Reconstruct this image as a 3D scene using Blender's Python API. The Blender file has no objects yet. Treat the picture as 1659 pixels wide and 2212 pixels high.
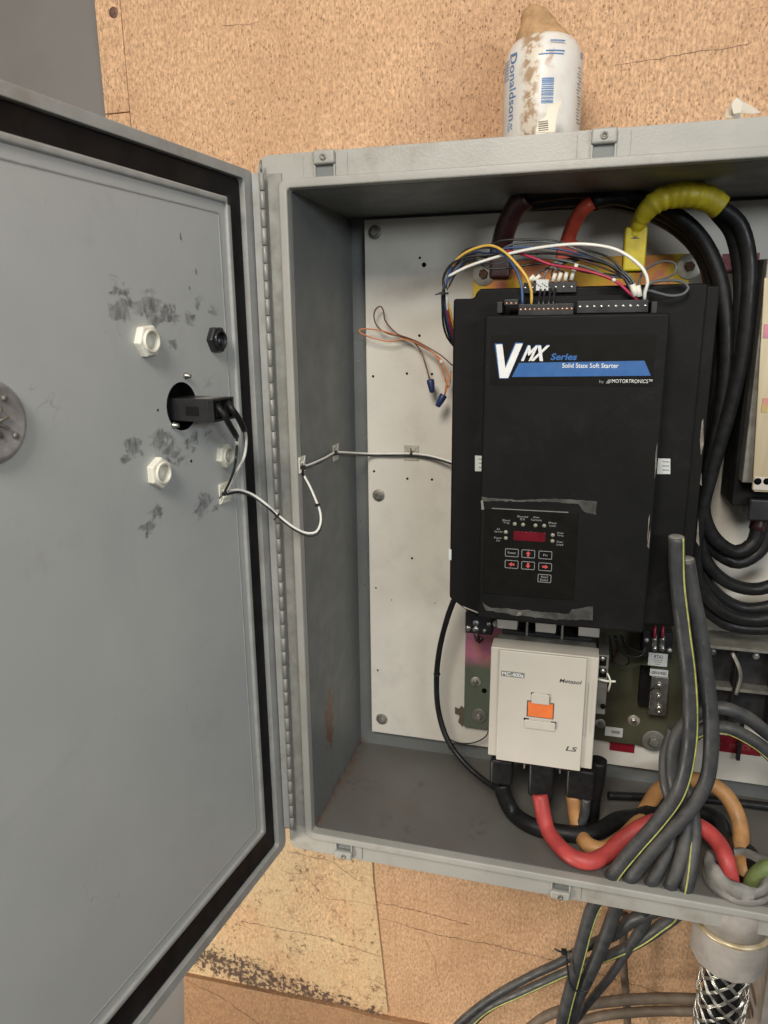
import bpy, bmesh, math, random
import numpy as np
from mathutils import Vector, Matrix
random.seed(7)
PI = math.pi
S = bpy.context.scene
COL = S.collection

# ------------------------------------------------------------------ camera
FPX = 1548.8
CPOS = np.array([.4333, -1.0609, .8937])
YAW, PITCH, ROLL = .2663, -.2456, .0096
def rotm(a, b, c):
    ca, sa, cb, sb, cc, sc = math.cos(a), math.sin(a), math.cos(b), math.sin(b), math.cos(c), math.sin(c)
    return (np.array([[ca, -sa, 0], [sa, ca, 0], [0, 0, 1]]) @ np.array([[1, 0, 0], [0, cb, -sb], [0, sb, cb]])
            @ np.array([[cc, 0, sc], [0, 1, 0], [-sc, 0, cc]]))
RM = rotm(YAW, PITCH, ROLL)
def ray(x, y): return RM @ np.array([(x - 829.5) / FPX, 1, (1106 - y) / FPX])
def hit(x, y, P, n):
    d = ray(x, y); n = np.array(n, float)
    return CPOS + d * (((np.array(P, float) - CPOS) @ n) / (d @ n))
def A(x, y, Y):                       # photo point -> point of the vertical plane y = Y
    return Vector(hit(x, y, (0, Y, 0), (0, 1, 0)))
H = 1.1; W = 1.0; BY = .314; FW = .0497
DANG = 1.6931; DX, DY = -.056, .0013; DZT, DZB = 1.1278, -.0426
U = Vector((-math.sin(DANG - PI / 2), -math.cos(DANG - PI / 2), 0)); N = Vector((-U.y, U.x, 0))
def door_pt(u, z, n=0): return Vector((DX, DY, 0)) + U * u + N * n + Vector((0, 0, z))
def Dp(x, y, off=0):                  # photo point -> point of the door plane
    P = Vector((DX, DY, 0)) + N * off
    return Vector(hit(x, y, P, N))
def Lw(x, y, off=0): return Vector(hit(x, y, (off, 0, 0), (1, 0, 0)))       # left inner wall
def Fl(x, y, off=0): return Vector(hit(x, y, (0, 0, off), (0, 0, 1)))       # cabinet floor

cam = bpy.data.cameras.new('camera'); camo = bpy.data.objects.new('camera', cam); COL.objects.link(camo)
r3 = Matrix(((RM[0][0], RM[0][2], -RM[0][1]), (RM[1][0], RM[1][2], -RM[1][1]), (RM[2][0], RM[2][2], -RM[2][1])))
camo.matrix_world = Matrix.Translation(Vector(CPOS)) @ r3.to_4x4()
cam.sensor_fit = 'HORIZONTAL'; cam.sensor_width = 36; cam.lens = 36 * FPX / 1659
cam.clip_start = .02; cam.clip_end = 60
cam.dof.use_dof = True; cam.dof.focus_distance = 1.2; cam.dof.aperture_fstop = 8
S.camera = camo

# ------------------------------------------------------------------ node helper
class NT:
    def __init__(s, name):
        s.m = bpy.data.materials.new(name); s.m.use_nodes = True; s.t = s.m.node_tree
        s.t.nodes.clear(); s.out = s.n('ShaderNodeOutputMaterial'); s.b = s.n('ShaderNodeBsdfPrincipled')
        s.t.links.new(s.b.outputs[0], s.out.inputs[0])
        s.co = s.n('ShaderNodeNewGeometry').outputs['Position']
    def n(s, k, **kw):
        x = s.t.nodes.new(k)
        for a, b in kw.items(): setattr(x, a, b)
        return x
    def set(s, sock, v):
        if isinstance(v, bpy.types.NodeSocket): s.t.links.new(v, sock)
        elif isinstance(v, tuple) and len(v) == 3 and sock.type == 'RGBA': sock.default_value = (*v, 1)
        else: sock.default_value = v
    def math(s, op, a, b=0, c=None, clamp=False):
        x = s.n('ShaderNodeMath', operation=op); x.use_clamp = clamp
        s.set(x.inputs[0], a); s.set(x.inputs[1], b)
        if c is not None: s.set(x.inputs[2], c)
        return x.outputs[0]
    def vm(s, op, a, b):
        x = s.n('ShaderNodeVectorMath', operation=op); s.set(x.inputs[0], a); s.set(x.inputs[1], b); return x
    def map(s, co, sc=(1, 1, 1), loc=(0, 0, 0)):
        x = s.n('ShaderNodeMapping'); s.set(x.inputs[0], co); x.inputs[3].default_value = sc; x.inputs[1].default_value = loc
        return x.outputs[0]
    def noise(s, scale, detail=4, rough=.55, co=None, sc=None, dist=0):
        co = co or s.co
        if sc: co = s.map(co, sc)
        x = s.n('ShaderNodeTexNoise'); s.set(x.inputs['Vector'], co)
        x.inputs['Scale'].default_value = scale; x.inputs['Detail'].default_value = detail
        x.inputs['Roughness'].default_value = rough; x.inputs['Distortion'].default_value = dist
        return x.outputs[0]
    def voro(s, scale, co=None, sc=None, feature='F1'):
        co = co or s.co
        if sc: co = s.map(co, sc)
        x = s.n('ShaderNodeTexVoronoi', feature=feature); s.set(x.inputs['Vector'], co); x.inputs['Scale'].default_value = scale
        return x
    def ramp(s, v, lo, hi, a=0., b=1.):
        x = s.n('ShaderNodeMapRange'); x.interpolation_type = 'SMOOTHSTEP'
        s.set(x.inputs[0], v); x.inputs[1].default_value = lo; x.inputs[2].default_value = hi
        x.inputs[3].default_value = a; x.inputs[4].default_value = b
        return x.outputs[0]
    def mix(s, f, a, b):
        x = s.n('ShaderNodeMix', data_type='RGBA'); s.set(x.inputs[0], f); s.set(x.inputs[6], a); s.set(x.inputs[7], b)
        return x.outputs[2]
    def blob(s, c, r, sc=(1, 1, 1)):          # 1 at c fading to 0 at r
        d = s.vm('SUBTRACT', s.co, tuple(c)); d2 = s.vm('MULTIPLY', d.outputs[0], sc)
        l = s.n('ShaderNodeVectorMath', operation='LENGTH'); s.set(l.inputs[0], d2.outputs[0])
        return s.ramp(l.outputs['Value'], r, r * .15, 0., 1.)
    def fin(s, col, rough=.5, metal=0, bump=None, bs=.3, bd=.001, spec=None, coat=None):
        s.set(s.b.inputs['Base Color'], col); s.set(s.b.inputs['Roughness'], rough); s.set(s.b.inputs['Metallic'], metal)
        if spec is not None: s.b.inputs['Specular IOR Level'].default_value = spec
        if bump is not None:
            x = s.n('ShaderNodeBump'); x.inputs['Strength'].default_value = bs; x.inputs['Distance'].default_value = bd
            s.set(x.inputs['Height'], bump); s.t.links.new(x.outputs[0], s.b.inputs['Normal'])
        return s.m
def dark(c, f): return tuple(x * f for x in c)
M = {}
def simple(name, c, rough=.5, metal=0, var=.12, sc=60, bs=.15, bd=.0006, dirt=0, spec=None, bsc=300):
    t = NT(name); nz = t.noise(sc, 5)
    col = t.mix(t.ramp(nz, .3, .7), dark(c, 1 - var), dark(c, 1 + var))
    if dirt:
        d = t.math('MULTIPLY', t.ramp(t.noise(14, 6, .65), .48, .75), dirt)
        col = t.mix(d, col, (.12, .085, .055))
    rg = t.ramp(t.noise(sc * .6, 4), .3, .7, max(0, rough - .08), min(1, rough + .1))
    M[name] = t.fin(col, rg, metal, t.noise(bsc, 3), bs, bd, spec)
    return M[name]

# plywood
def plywood(name, base, moldy=False, board=False):
    t = NT(name)
    t_sx = t.n('ShaderNodeSeparateXYZ'); t.set(t_sx.inputs[0], t.co)
    cb_ = t.n('ShaderNodeCombineXYZ'); t.set(cb_.inputs[0], t_sx.outputs[0]); t.set(cb_.inputs[1], t_sx.outputs[2]); xz = cb_.outputs[0]
    fl = t.noise(210, 6, .68, sc=(1, 1, .5), dist=.3)
    big = t.noise(2.6, 5, .6)
    col = t.mix(t.ramp(fl, .32, .68), dark(base, .58), dark(base, 1.22))
    md = t.noise(34, 5, .6, sc=(1, 1, .6)); col = t.mix(t.ramp(md, .42, .75, 0, .35), col, (.50, .29, .15))
    col = t.mix(t.math('MULTIPLY', t.ramp(big, .38, .7), .45), col, (.50, .275, .145))
    g = t.noise(9, 6, .6, sc=(9, 1, .35) if not board else (.3, 1, 9))
    col = t.mix(t.math('MULTIPLY', t.ramp(g, .5, .8), .30 if not board else .8), col, (.36, .2, .10))
    pit = None
    for (s_, sz, frac, edge) in ((230, .24, .36, .5), (130, .16, .24, .45), (60, .06, .10, .5)):
        nn_ = t.n('ShaderNodeTexNoise'); t.set(nn_.inputs['Vector'], t.co); nn_.inputs['Scale'].default_value = s_ * 2.2; nn_.inputs['Detail'].default_value = 3
        sc_ = t.vm('SCALE', nn_.outputs['Color'], (0, 0, 0)); sc_.inputs['Scale'].default_value = .55 / s_
        ad = t.vm('ADD', xz, (0, 0, 0)); t.set(ad.inputs[1], sc_.outputs[0])
        v = t.n('ShaderNodeTexVoronoi', voronoi_dimensions='2D'); t.set(v.inputs['Vector'], t.map(ad.outputs[0], (1, .5, 1))); v.inputs['Scale'].default_value = s_
        cr = t.n('ShaderNodeSeparateColor'); t.set(cr.inputs[0], v.outputs['Color'])
        thr = t.math('MULTIPLY', cr.outputs[2], sz)
        p_ = t.math('MULTIPLY', t.ramp(t.math('SUBTRACT', v.outputs['Distance'], thr), .05, -.02), t.math('LESS_THAN', cr.outputs[0], frac))
        p_ = t.math('MULTIPLY', p_, t.math('MULTIPLY_ADD', cr.outputs[1], .7, .3))
        pit = p_ if pit is None else t.math('MAXIMUM', pit, p_)
    pit = t.math('MULTIPLY', pit, t.ramp(t.noise(5, 3), .32, .6, .55, 1))
    low = t.ramp(t_sx.outputs[2], .2, .5, .35, 1.); pit = t.math('MULTIPLY', pit, low)
    if board: pit = t.math('MULTIPLY', pit, .3)
    col = t.mix(t.math('MULTIPLY', pit, .72), col, (.17, .068, .03))
    hgt = t.math('SUBTRACT', t.math('ADD', fl, t.math('MULTIPLY', t.noise(330, 3, sc=(1, 1, .6)), .6)), t.math('MULTIPLY', pit, .9))
    if moldy:
        y = t.ramp(t.noise(6, 4), .38, .58); col = t.mix(t.math('MULTIPLY', y, .42), col, (.66, .52, .30))
        for sc_, wd_, am in ((11, .011, .60), (22, .011, .585)):
            rn = t.noise(sc_, 5, .66, dist=.4); band = t.ramp(t.math('ABSOLUTE', t.math('SUBTRACT', rn, am)), wd_ * 1.4, wd_ * .3)
            band = t.math('MULTIPLY', band, t.ramp(t.noise(9 + sc_, 2), .40, .52))
            col = t.mix(t.math('MULTIPLY', band, .8), col, (.15, .075, .035))
        sp0 = t.math('MULTIPLY', t.ramp(t.noise(85, 5, .6), .60, .67), t.ramp(t.noise(8, 3), .40, .58))
        col = t.mix(t.math('MULTIPLY', sp0, .75), col, (.13, .07, .035))
        zz = t.math('ADD', t.math('SUBTRACT', t_sx.outputs[2], MOLDZ), t.math('MULTIPLY', t_sx.outputs[0], .17))
        zz = t.math('ADD', zz, t.math('MULTIPLY', t.math('SUBTRACT', t.noise(9, 3), .5), .05))
        belt = t.ramp(t.math('ABSOLUTE', zz), .075, .012)
        sp = t.ramp(t.math('ADD', t.noise(95, 6, .62), t.math('MULTIPLY', belt, .155)), .59, .66)
        mld = t.math('MULTIPLY', sp, t.ramp(belt, .05, .35))
        col = t.mix(t.math('MULTIPLY', mld, .92), col, (.04, .02, .022))
        col = t.mix(t.math('MULTIPLY', belt, .22), col, (.20, .13, .08))
    M[name] = t.fin(col, .5, 0, hgt, .55 if moldy else .95, .0024, spec=.4)
    return M[name]
MOLDZ = A(620, 2130, .326).z + .17 * A(620, 2130, .326).x
PB = (.76, .475, .275)
plywood('plywood', PB); plywood('plywood_mouldy', (.78, .53, .30), moldy=True); plywood('board', (.40, .235, .125), board=True)

simple('wall_paint', (.19, .175, .165), .7, var=.04, sc=8, bs=.2)
# grey enclosure paint with dirt; its dark base also stands in for interior shade
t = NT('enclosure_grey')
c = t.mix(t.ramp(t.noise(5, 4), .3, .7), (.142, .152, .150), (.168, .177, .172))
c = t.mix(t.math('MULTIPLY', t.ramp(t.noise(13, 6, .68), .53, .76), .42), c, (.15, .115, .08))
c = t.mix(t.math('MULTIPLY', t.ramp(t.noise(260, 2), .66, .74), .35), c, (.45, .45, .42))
rust = t.blob(Lw(712, 1555), .085, (1, 2.0, .8))
rr = t.ramp(t.math('ADD', t.math('MULTIPLY', rust, .34), t.noise(55, 6, .65)), .66, .72); c = t.mix(t.math('MULTIPLY', rr, .85), c, (.17, .07, .03))
# rust along the foot corner
sx = t.n('ShaderNodeSeparateXYZ'); t.set(sx.inputs[0], t.co)
gn = t.n('ShaderNodeNewGeometry'); sn = t.n('ShaderNodeSeparateXYZ'); t.set(sn.inputs[0], gn.outputs['Normal'])
dust = t.math('MULTIPLY', t.ramp(sn.outputs[2], .7, .9), t.ramp(t.noise(7, 5), .2, .7, .45, .8)); c = t.mix(dust, c, (.115, .100, .084))
cor = t.math('MULTIPLY', t.ramp(t.math('ABSOLUTE', sx.outputs[2]), .02, .0), t.ramp(t.math('ABSOLUTE', sx.outputs[0]), .02, 0))
c = t.mix(t.math('MULTIPLY', t.math('MULTIPLY', cor, t.ramp(t.noise(40, 5), .45, .6)), .7), c, (.15, .07, .035))
for (x, y, r) in [(760, 1693, .03), (800, 1695, .02), (830, 1770, .022), (905, 1700, .02), (880, 1800, .02), (1030, 1790, .03)]:
    q = Fl(x, y); b = t.math('MULTIPLY', t.blob(q, r, (1, .6, 1)), t.ramp(t.noise(70, 5), .46, .62))
    c = t.mix(t.math('MULTIPLY', b, .6), c, (.08, .07, .06))
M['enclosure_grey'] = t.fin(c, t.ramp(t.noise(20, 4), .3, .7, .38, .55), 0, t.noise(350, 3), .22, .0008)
# flange / lip : a bit lighter and warmer
t = NT('lip_grey')
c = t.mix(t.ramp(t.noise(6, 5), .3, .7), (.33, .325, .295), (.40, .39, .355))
c = t.mix(t.math('MULTIPLY', t.ramp(t.noise(11, 6, .7), .52, .78), .5), c, (.20, .15, .10))
M['lip_grey'] = t.fin(c, .42, 0, t.noise(280, 4), .35, .001)
# door skin with its smudges
t = NT('door_grey')
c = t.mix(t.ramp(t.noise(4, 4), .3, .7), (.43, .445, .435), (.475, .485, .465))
c = t.mix(t.math('MULTIPLY', t.ramp(t.noise(6, 5, .7), .56, .8), .35), c, (.24, .22, .20))
sm = None
for (x, y, r, s_) in [(265, 618, .040, .8), (275, 672, .045, 1), (330, 665, .05, 1), (375, 680, .045, .9), (250, 662, .02, .9), (435, 650, .03, .9), (470, 668, .03, .9),
                 (345, 690, .03, .8), (420, 690, .03, .9), (385, 745, .028, .6), (292, 955, .030, 1), (295, 975, .03, .8), (280, 990, .022, .8), (312, 980, .018, .8), (360, 950, .045, .9), (385, 970, .045, .9), (420, 955, .05, .8), (455, 945, .03, .7),
                 (400, 1000, .03, .7), (450, 1085, .045, 1), (440, 1105, .03, 1), (475, 1095, .025, .8), (345, 1110, .028, 1), (330, 1140, .03, 1), (355, 1135, .02, .7), (435, 640, .025, .6)]:
    q = door_pt(*( ( (Dp(x, y) - Vector((DX, DY, 0))).dot(U), Dp(x, y).z )), -.006)
    b = t.math('MULTIPLY', t.blob(q, r, (1.5, 1.0, 1.6)), s_)
    sm = b if sm is None else t.math('MAXIMUM', sm, b)
nn = t.noise(48, 5, .55, sc=(1, 1, 1.5), dist=.6)
th = t.math('ADD', t.math('MULTIPLY', sm, .30), t.math('ADD', t.math('MULTIPLY', nn, .75), t.math('MULTIPLY', t.noise(130, 4, .6), .25)))
mk = t.math('MULTIPLY', t.ramp(th, .66, .78), t.ramp(sm, .0, .25))
strk = t.ramp(t.noise(90, 4, .6, sc=(1, 1.4, .5)), .35, .65, .35, 1)
c = t.mix(t.math('MULTIPLY', t.math('MULTIPLY', mk, strk), .80), c, (.09, .09, .095))
c = t.mix(t.math('MULTIPLY', t.ramp(t.noise(3.5, 6, .7, dist=1.2), .5, .75), .22), c, (.30, .31, .32))
wh = t.math('MULTIPLY', t.ramp(t.noise(70, 4, .6, dist=1.), .66, .74), t.ramp(sm, .0, .4))
c = t.mix(t.math('MULTIPLY', wh, .5), c, (.55, .55, .52))
wp = t.ramp(t.noise(6, 6, .7, sc=(1, 1, .25), dist=.5), .54, .72); c = t.mix(t.math('MULTIPLY', wp, .16), c, (.52, .53, .52))
sv = t.ramp(t.math('ABSOLUTE', t.math('SUBTRACT', t.noise(7, 2, .5, dist=1.5), .5)), .0022, .0008)
sv = t.math('MULTIPLY', sv, t.ramp(t.noise(11, 3), .56, .66)); c = t.mix(t.math('MULTIPLY', sv, .45), c, (.20, .20, .20))
c = t.mix(t.math('MULTIPLY', t.ramp(t.noise(330, 2), .72, .78), .5), c, (.16, .15, .14))
M['door_grey'] = t.fin(c, t.ramp(t.noise(9, 6, .7), .3, .7, .36, .62), 0, t.noise(500, 2), .12, .0005)
simple('door_edge', (.34, .345, .33), .5, var=.08, sc=30, dirt=.35)
simple('gasket', (.0065, .0062, .0075), .55, var=.4, sc=25, dirt=.08, spec=.2)
simple('hinge_metal', (.29, .29, .265), .45, .15, var=.15, sc=50, dirt=.3)
simple('panel_white', (.70, .665, .59), .4, var=.04, sc=5, dirt=.13, bs=.08)
simple('black_case', (.0105, .0103, .0105), .56, var=.1, sc=14, bs=.15, spec=.1)
t = NT('black_case')
c = t.mix(t.ramp(t.noise(14, 5), .3, .7), (.0095, .0095, .0098), (.0125, .0122, .0120))
c = t.mix(t.math('MULTIPLY', t.ramp(t.noise(7, 7, .72, dist=.7), .55, .78), .30), c, (.050, .046, .040))
c = t.mix(t.math('MULTIPLY', t.ramp(t.noise(420, 2), .70, .76), .30), c, (.10, .095, .085))
M['black_case'] = t.fin(c, t.ramp(t.noise(9, 6, .7), .3, .7, .42, .68), 0, t.noise(600, 2), .12, .0005, spec=.12)
simple('black_plastic', (.018, .018, .019), .4, var=.2, sc=60)
simple('black_rubber', (.0125, .0125, .013), .42, var=.25, sc=80, spec=.28)
simple('black_wire', (.02, .02, .021), .38, var=.2, sc=80)
t = NT('grey_cable')
c = t.mix(t.ramp(t.noise(38, 5), .3, .7), (.030, .032, .035), (.055, .057, .060))
gn = t.n('ShaderNodeNewGeometry'); sn = t.n('ShaderNodeSeparateXYZ'); t.set(sn.inputs[0], gn.outputs['Normal'])
du = t.math('MULTIPLY', t.ramp(sn.outputs[2], -.1, .8), t.ramp(t.noise(24, 6, .7), .36, .66, .08, .55)); c = t.mix(du, c, (.17, .15, .125))
c = t.mix(t.math('MULTIPLY', t.ramp(t.noise(120, 5, .7), .60, .72), .4), c, (.16, .15, .13))
M['grey_cable'] = t.fin(c, t.ramp(t.noise(40, 4), .3, .7, .4, .65), 0, t.noise(160, 4), .35, .0008)
simple('brown_cable', (.15, .115, .085), .6, var=.2, sc=40, dirt=.3)
simple('grey_wire', (.10, .11, .115), .4)
simple('yellow_stripe', (.42, .43, .12), .5, var=.2, sc=90, dirt=.35)
simple('hole_black', (.004, .004, .004), .9, spec=.1)
simple('cream_plastic', (.53, .49, .425), .45, var=.03, sc=12, bs=.05)
simple('cream_bright', (.565, .525, .46), .42, var=.03, sc=12, bs=.05)
simple('nylon_white', (.74, .72, .62), .38, var=.07, sc=40)
simple('nylon_grey', (.48, .455, .39), .4, var=.1, sc=40)
simple('orange', (.80, .19, .05), .45, var=.08)
simple('steel', (.50, .49, .45), .3, .9, var=.25, sc=60, dirt=.2)
simple('washer_steel', (.55, .53, .47), .42, .55, var=.2, sc=60, dirt=.3)
simple('rusty_bolt', (.20, .11, .08), .55, .4, var=.3, sc=120)
simple('dull_steel', (.27, .26, .23), .45, .6, var=.2, sc=50, dirt=.3)
simple('copper_screw', (.62, .36, .24), .35, .8, var=.2)
simple('wire_white', (.82, .80, .74), .4, var=.04)
simple('wire_orange', (.62, .21, .07), .4)
simple('wire_brown', (.17, .07, .045), .4)
simple('wire_blue', (.035, .075, .19), .4)
simple('wire_yellow', (.66, .42, .08), .4)
simple('wire_crimson', (.38, .02, .06), .4)
simple('nut_blue', (.02, .035, .12), .45)
simple('tape_yellow', (.56, .45, .02), .45, var=.16, sc=45, dirt=.2)
simple('tape_red', (.42, .055, .03), .4, var=.18, sc=45, dirt=.2)
simple('tape_maroon', (.05, .018, .018), .35, var=.3, sc=45)
simple('cable_red', (.50, .065, .06), .5, var=.14, sc=35, dirt=.25)
simple('cable_tan', (.50, .255, .095), .52, var=.15, sc=35, dirt=.35)
simple('cable_green', (.16, .21, .07), .5, dirt=.3)
simple('conduit_grey', (.34, .31, .28), .6, var=.12, sc=30, dirt=.45)
simple('foil_grey', (.23, .22, .20), .62, .0, var=.25, sc=35, bs=.5)
simple('red_label', (.22, .006, .016), .45, var=.1)
simple('print_white', (.80, .80, .78), .5, var=.05)
simple('print_grey', (.28, .28, .265), .5, var=.05)
simple('print_dim', (.22, .22, .20), .55, var=.05)
simple('print_black', (.05, .05, .055), .5)
simple('print_blue', (.035, .13, .36), .42, var=.05)
simple('print_darkblue', (.025, .06, .17), .5)
simple('print_inkblue', (.10, .22, .46), .5)
simple('print_pink', (.34, .10, .10), .5)
simple('arrow_red', (.62, .09, .09), .5)
simple('display_red', (.14, .008, .016), .15, var=.15)
simple('led_grey', (.30, .30, .22), .35)
simple('paper', (.76, .70, .58), .7, var=.06, sc=30, dirt=.1)
simple('label_white', (.62, .64, .62), .5, var=.06)
simple('keypad', (.0085, .0082, .0072), .5, var=.1, spec=.12)
simple('hazy_tape', (.070, .070, .062), .5, var=.5, sc=40, bs=.4)
simple('scuff', (.20, .18, .15), .7, var=.4, sc=60)
simple('glass_dusty', (.26, .245, .24), .3, var=.25, sc=60)
simple('mud', (.46, .28, .14), .85, var=.2, sc=60, bs=.6, bd=.002)
simple('zinc_gold_base', (.5, .4, .1), .4)
t = NT('zinc_gold'); nz = t.noise(11, 4, .55, dist=.6)
rp = t.n('ShaderNodeValToRGB'); t.set(rp.inputs[0], nz); e = rp.color_ramp
e.elements[0].position = .28; e.elements[0].color = (.34, .26, .04, 1); e.elements[1].position = .72; e.elements[1].color = (.50, .16, .14, 1)
for p_, c_ in [(.38, (.48, .36, .03)), (.46, (.58, .38, .03)), (.53, (.60, .24, .04)), (.60, (.50, .17, .10)), (.66, (.50, .33, .05))]:
    x = e.elements.new(p_); x.color = (*c_, 1)
gb_ = t.vm('SCALE', rp.outputs[0], (0, 0, 0)); gb_.inputs['Scale'].default_value = 1.45
M['zinc_gold'] = t.fin(gb_.outputs[0], .34, .2, t.noise(200, 3), .1, .0005)
simple('zinc_shaded', (.085, .085, .05), .5, .3, var=.25, sc=12, dirt=.3)  # yellow zinc in shade: the shade is put into this dark olive colour
simple('dark_leaf', (.12, .09, .065), .8)
# yellow-passivated zinc with rainbow sheen
t = NT('zinc_rainbow')
nz = t.math('ADD', t.noise(9, 4, .5, dist=.5), .035)
rp = t.n('ShaderNodeValToRGB'); t.set(rp.inputs[0], nz)
e = rp.color_ramp; e.elements[0].position = .28; e.elements[0].color = (.30, .38, .12, 1); e.elements[1].position = .74; e.elements[1].color = (.12, .35, .28, 1)
for p_, c_ in [(.38, (.52, .46, .14)), (.45, (.62, .30, .22)), (.53, (.62, .22, .30)), (.60, (.55, .20, .36)), (.68, (.35, .42, .30))]:
    x = e.elements.new(p_); x.color = (*c_, 1)
c = t.mix(t.math('MULTIPLY', t.ramp(t.noise(40, 6), .55, .7), .4), rp.outputs[0], (.2, .16, .1))
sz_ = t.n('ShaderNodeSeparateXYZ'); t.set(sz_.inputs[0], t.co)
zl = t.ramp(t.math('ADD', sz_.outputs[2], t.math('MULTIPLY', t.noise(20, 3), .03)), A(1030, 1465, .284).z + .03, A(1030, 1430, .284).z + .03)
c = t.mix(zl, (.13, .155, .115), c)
M['zinc_rainbow'] = t.fin(c, .33, .25, t.noise(200, 3), .1, .0005)
# oil filter skin
t = NT('filter_skin')
c = t.mix(t.ramp(t.noise(30, 5), .3, .7), (.70, .66, .60), (.79, .77, .73))
FC = A(1168, 288, .2); FR = .0595
sx = t.n('ShaderNodeSeparateXYZ'); t.set(sx.inputs[0], t.co)
ang = t.math('SUBTRACT', sx.outputs[0], FC.x - .014)
ang = t.math('SUBTRACT', ang, t.math('MULTIPLY', t.math('SUBTRACT', t.noise(22, 4), .5), .04))
strip = t.ramp(t.math('ABSOLUTE', ang), .019, .006)
st = t.math('MULTIPLY', strip, t.ramp(t.noise(75, 6, .65), .44, .56))
c = t.mix(t.math('MULTIPLY', strip, .45), c, (.60, .47, .28))
c = t.mix(t.math('MULTIPLY', st, .8), c, (.32, .17, .07))
b2 = t.math('MULTIPLY', t.blob((FC.x + .012, FC.y - FR, FC.z + .088), .022), t.ramp(t.noise(70, 5), .45, .6)); c = t.mix(t.math('MULTIPLY', b2, .6), c, (.38, .2, .09))
topm = t.ramp(t.math('ADD', sx.outputs[2], t.math('MULTIPLY', t.noise(30, 4), .012)), FC.z + .128, FC.z + .145); c = t.mix(topm, c, (.44, .27, .13))
M['filter_skin'] = t.fin(c, .38, 0, t.noise(90, 4), .15, .001)

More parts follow.
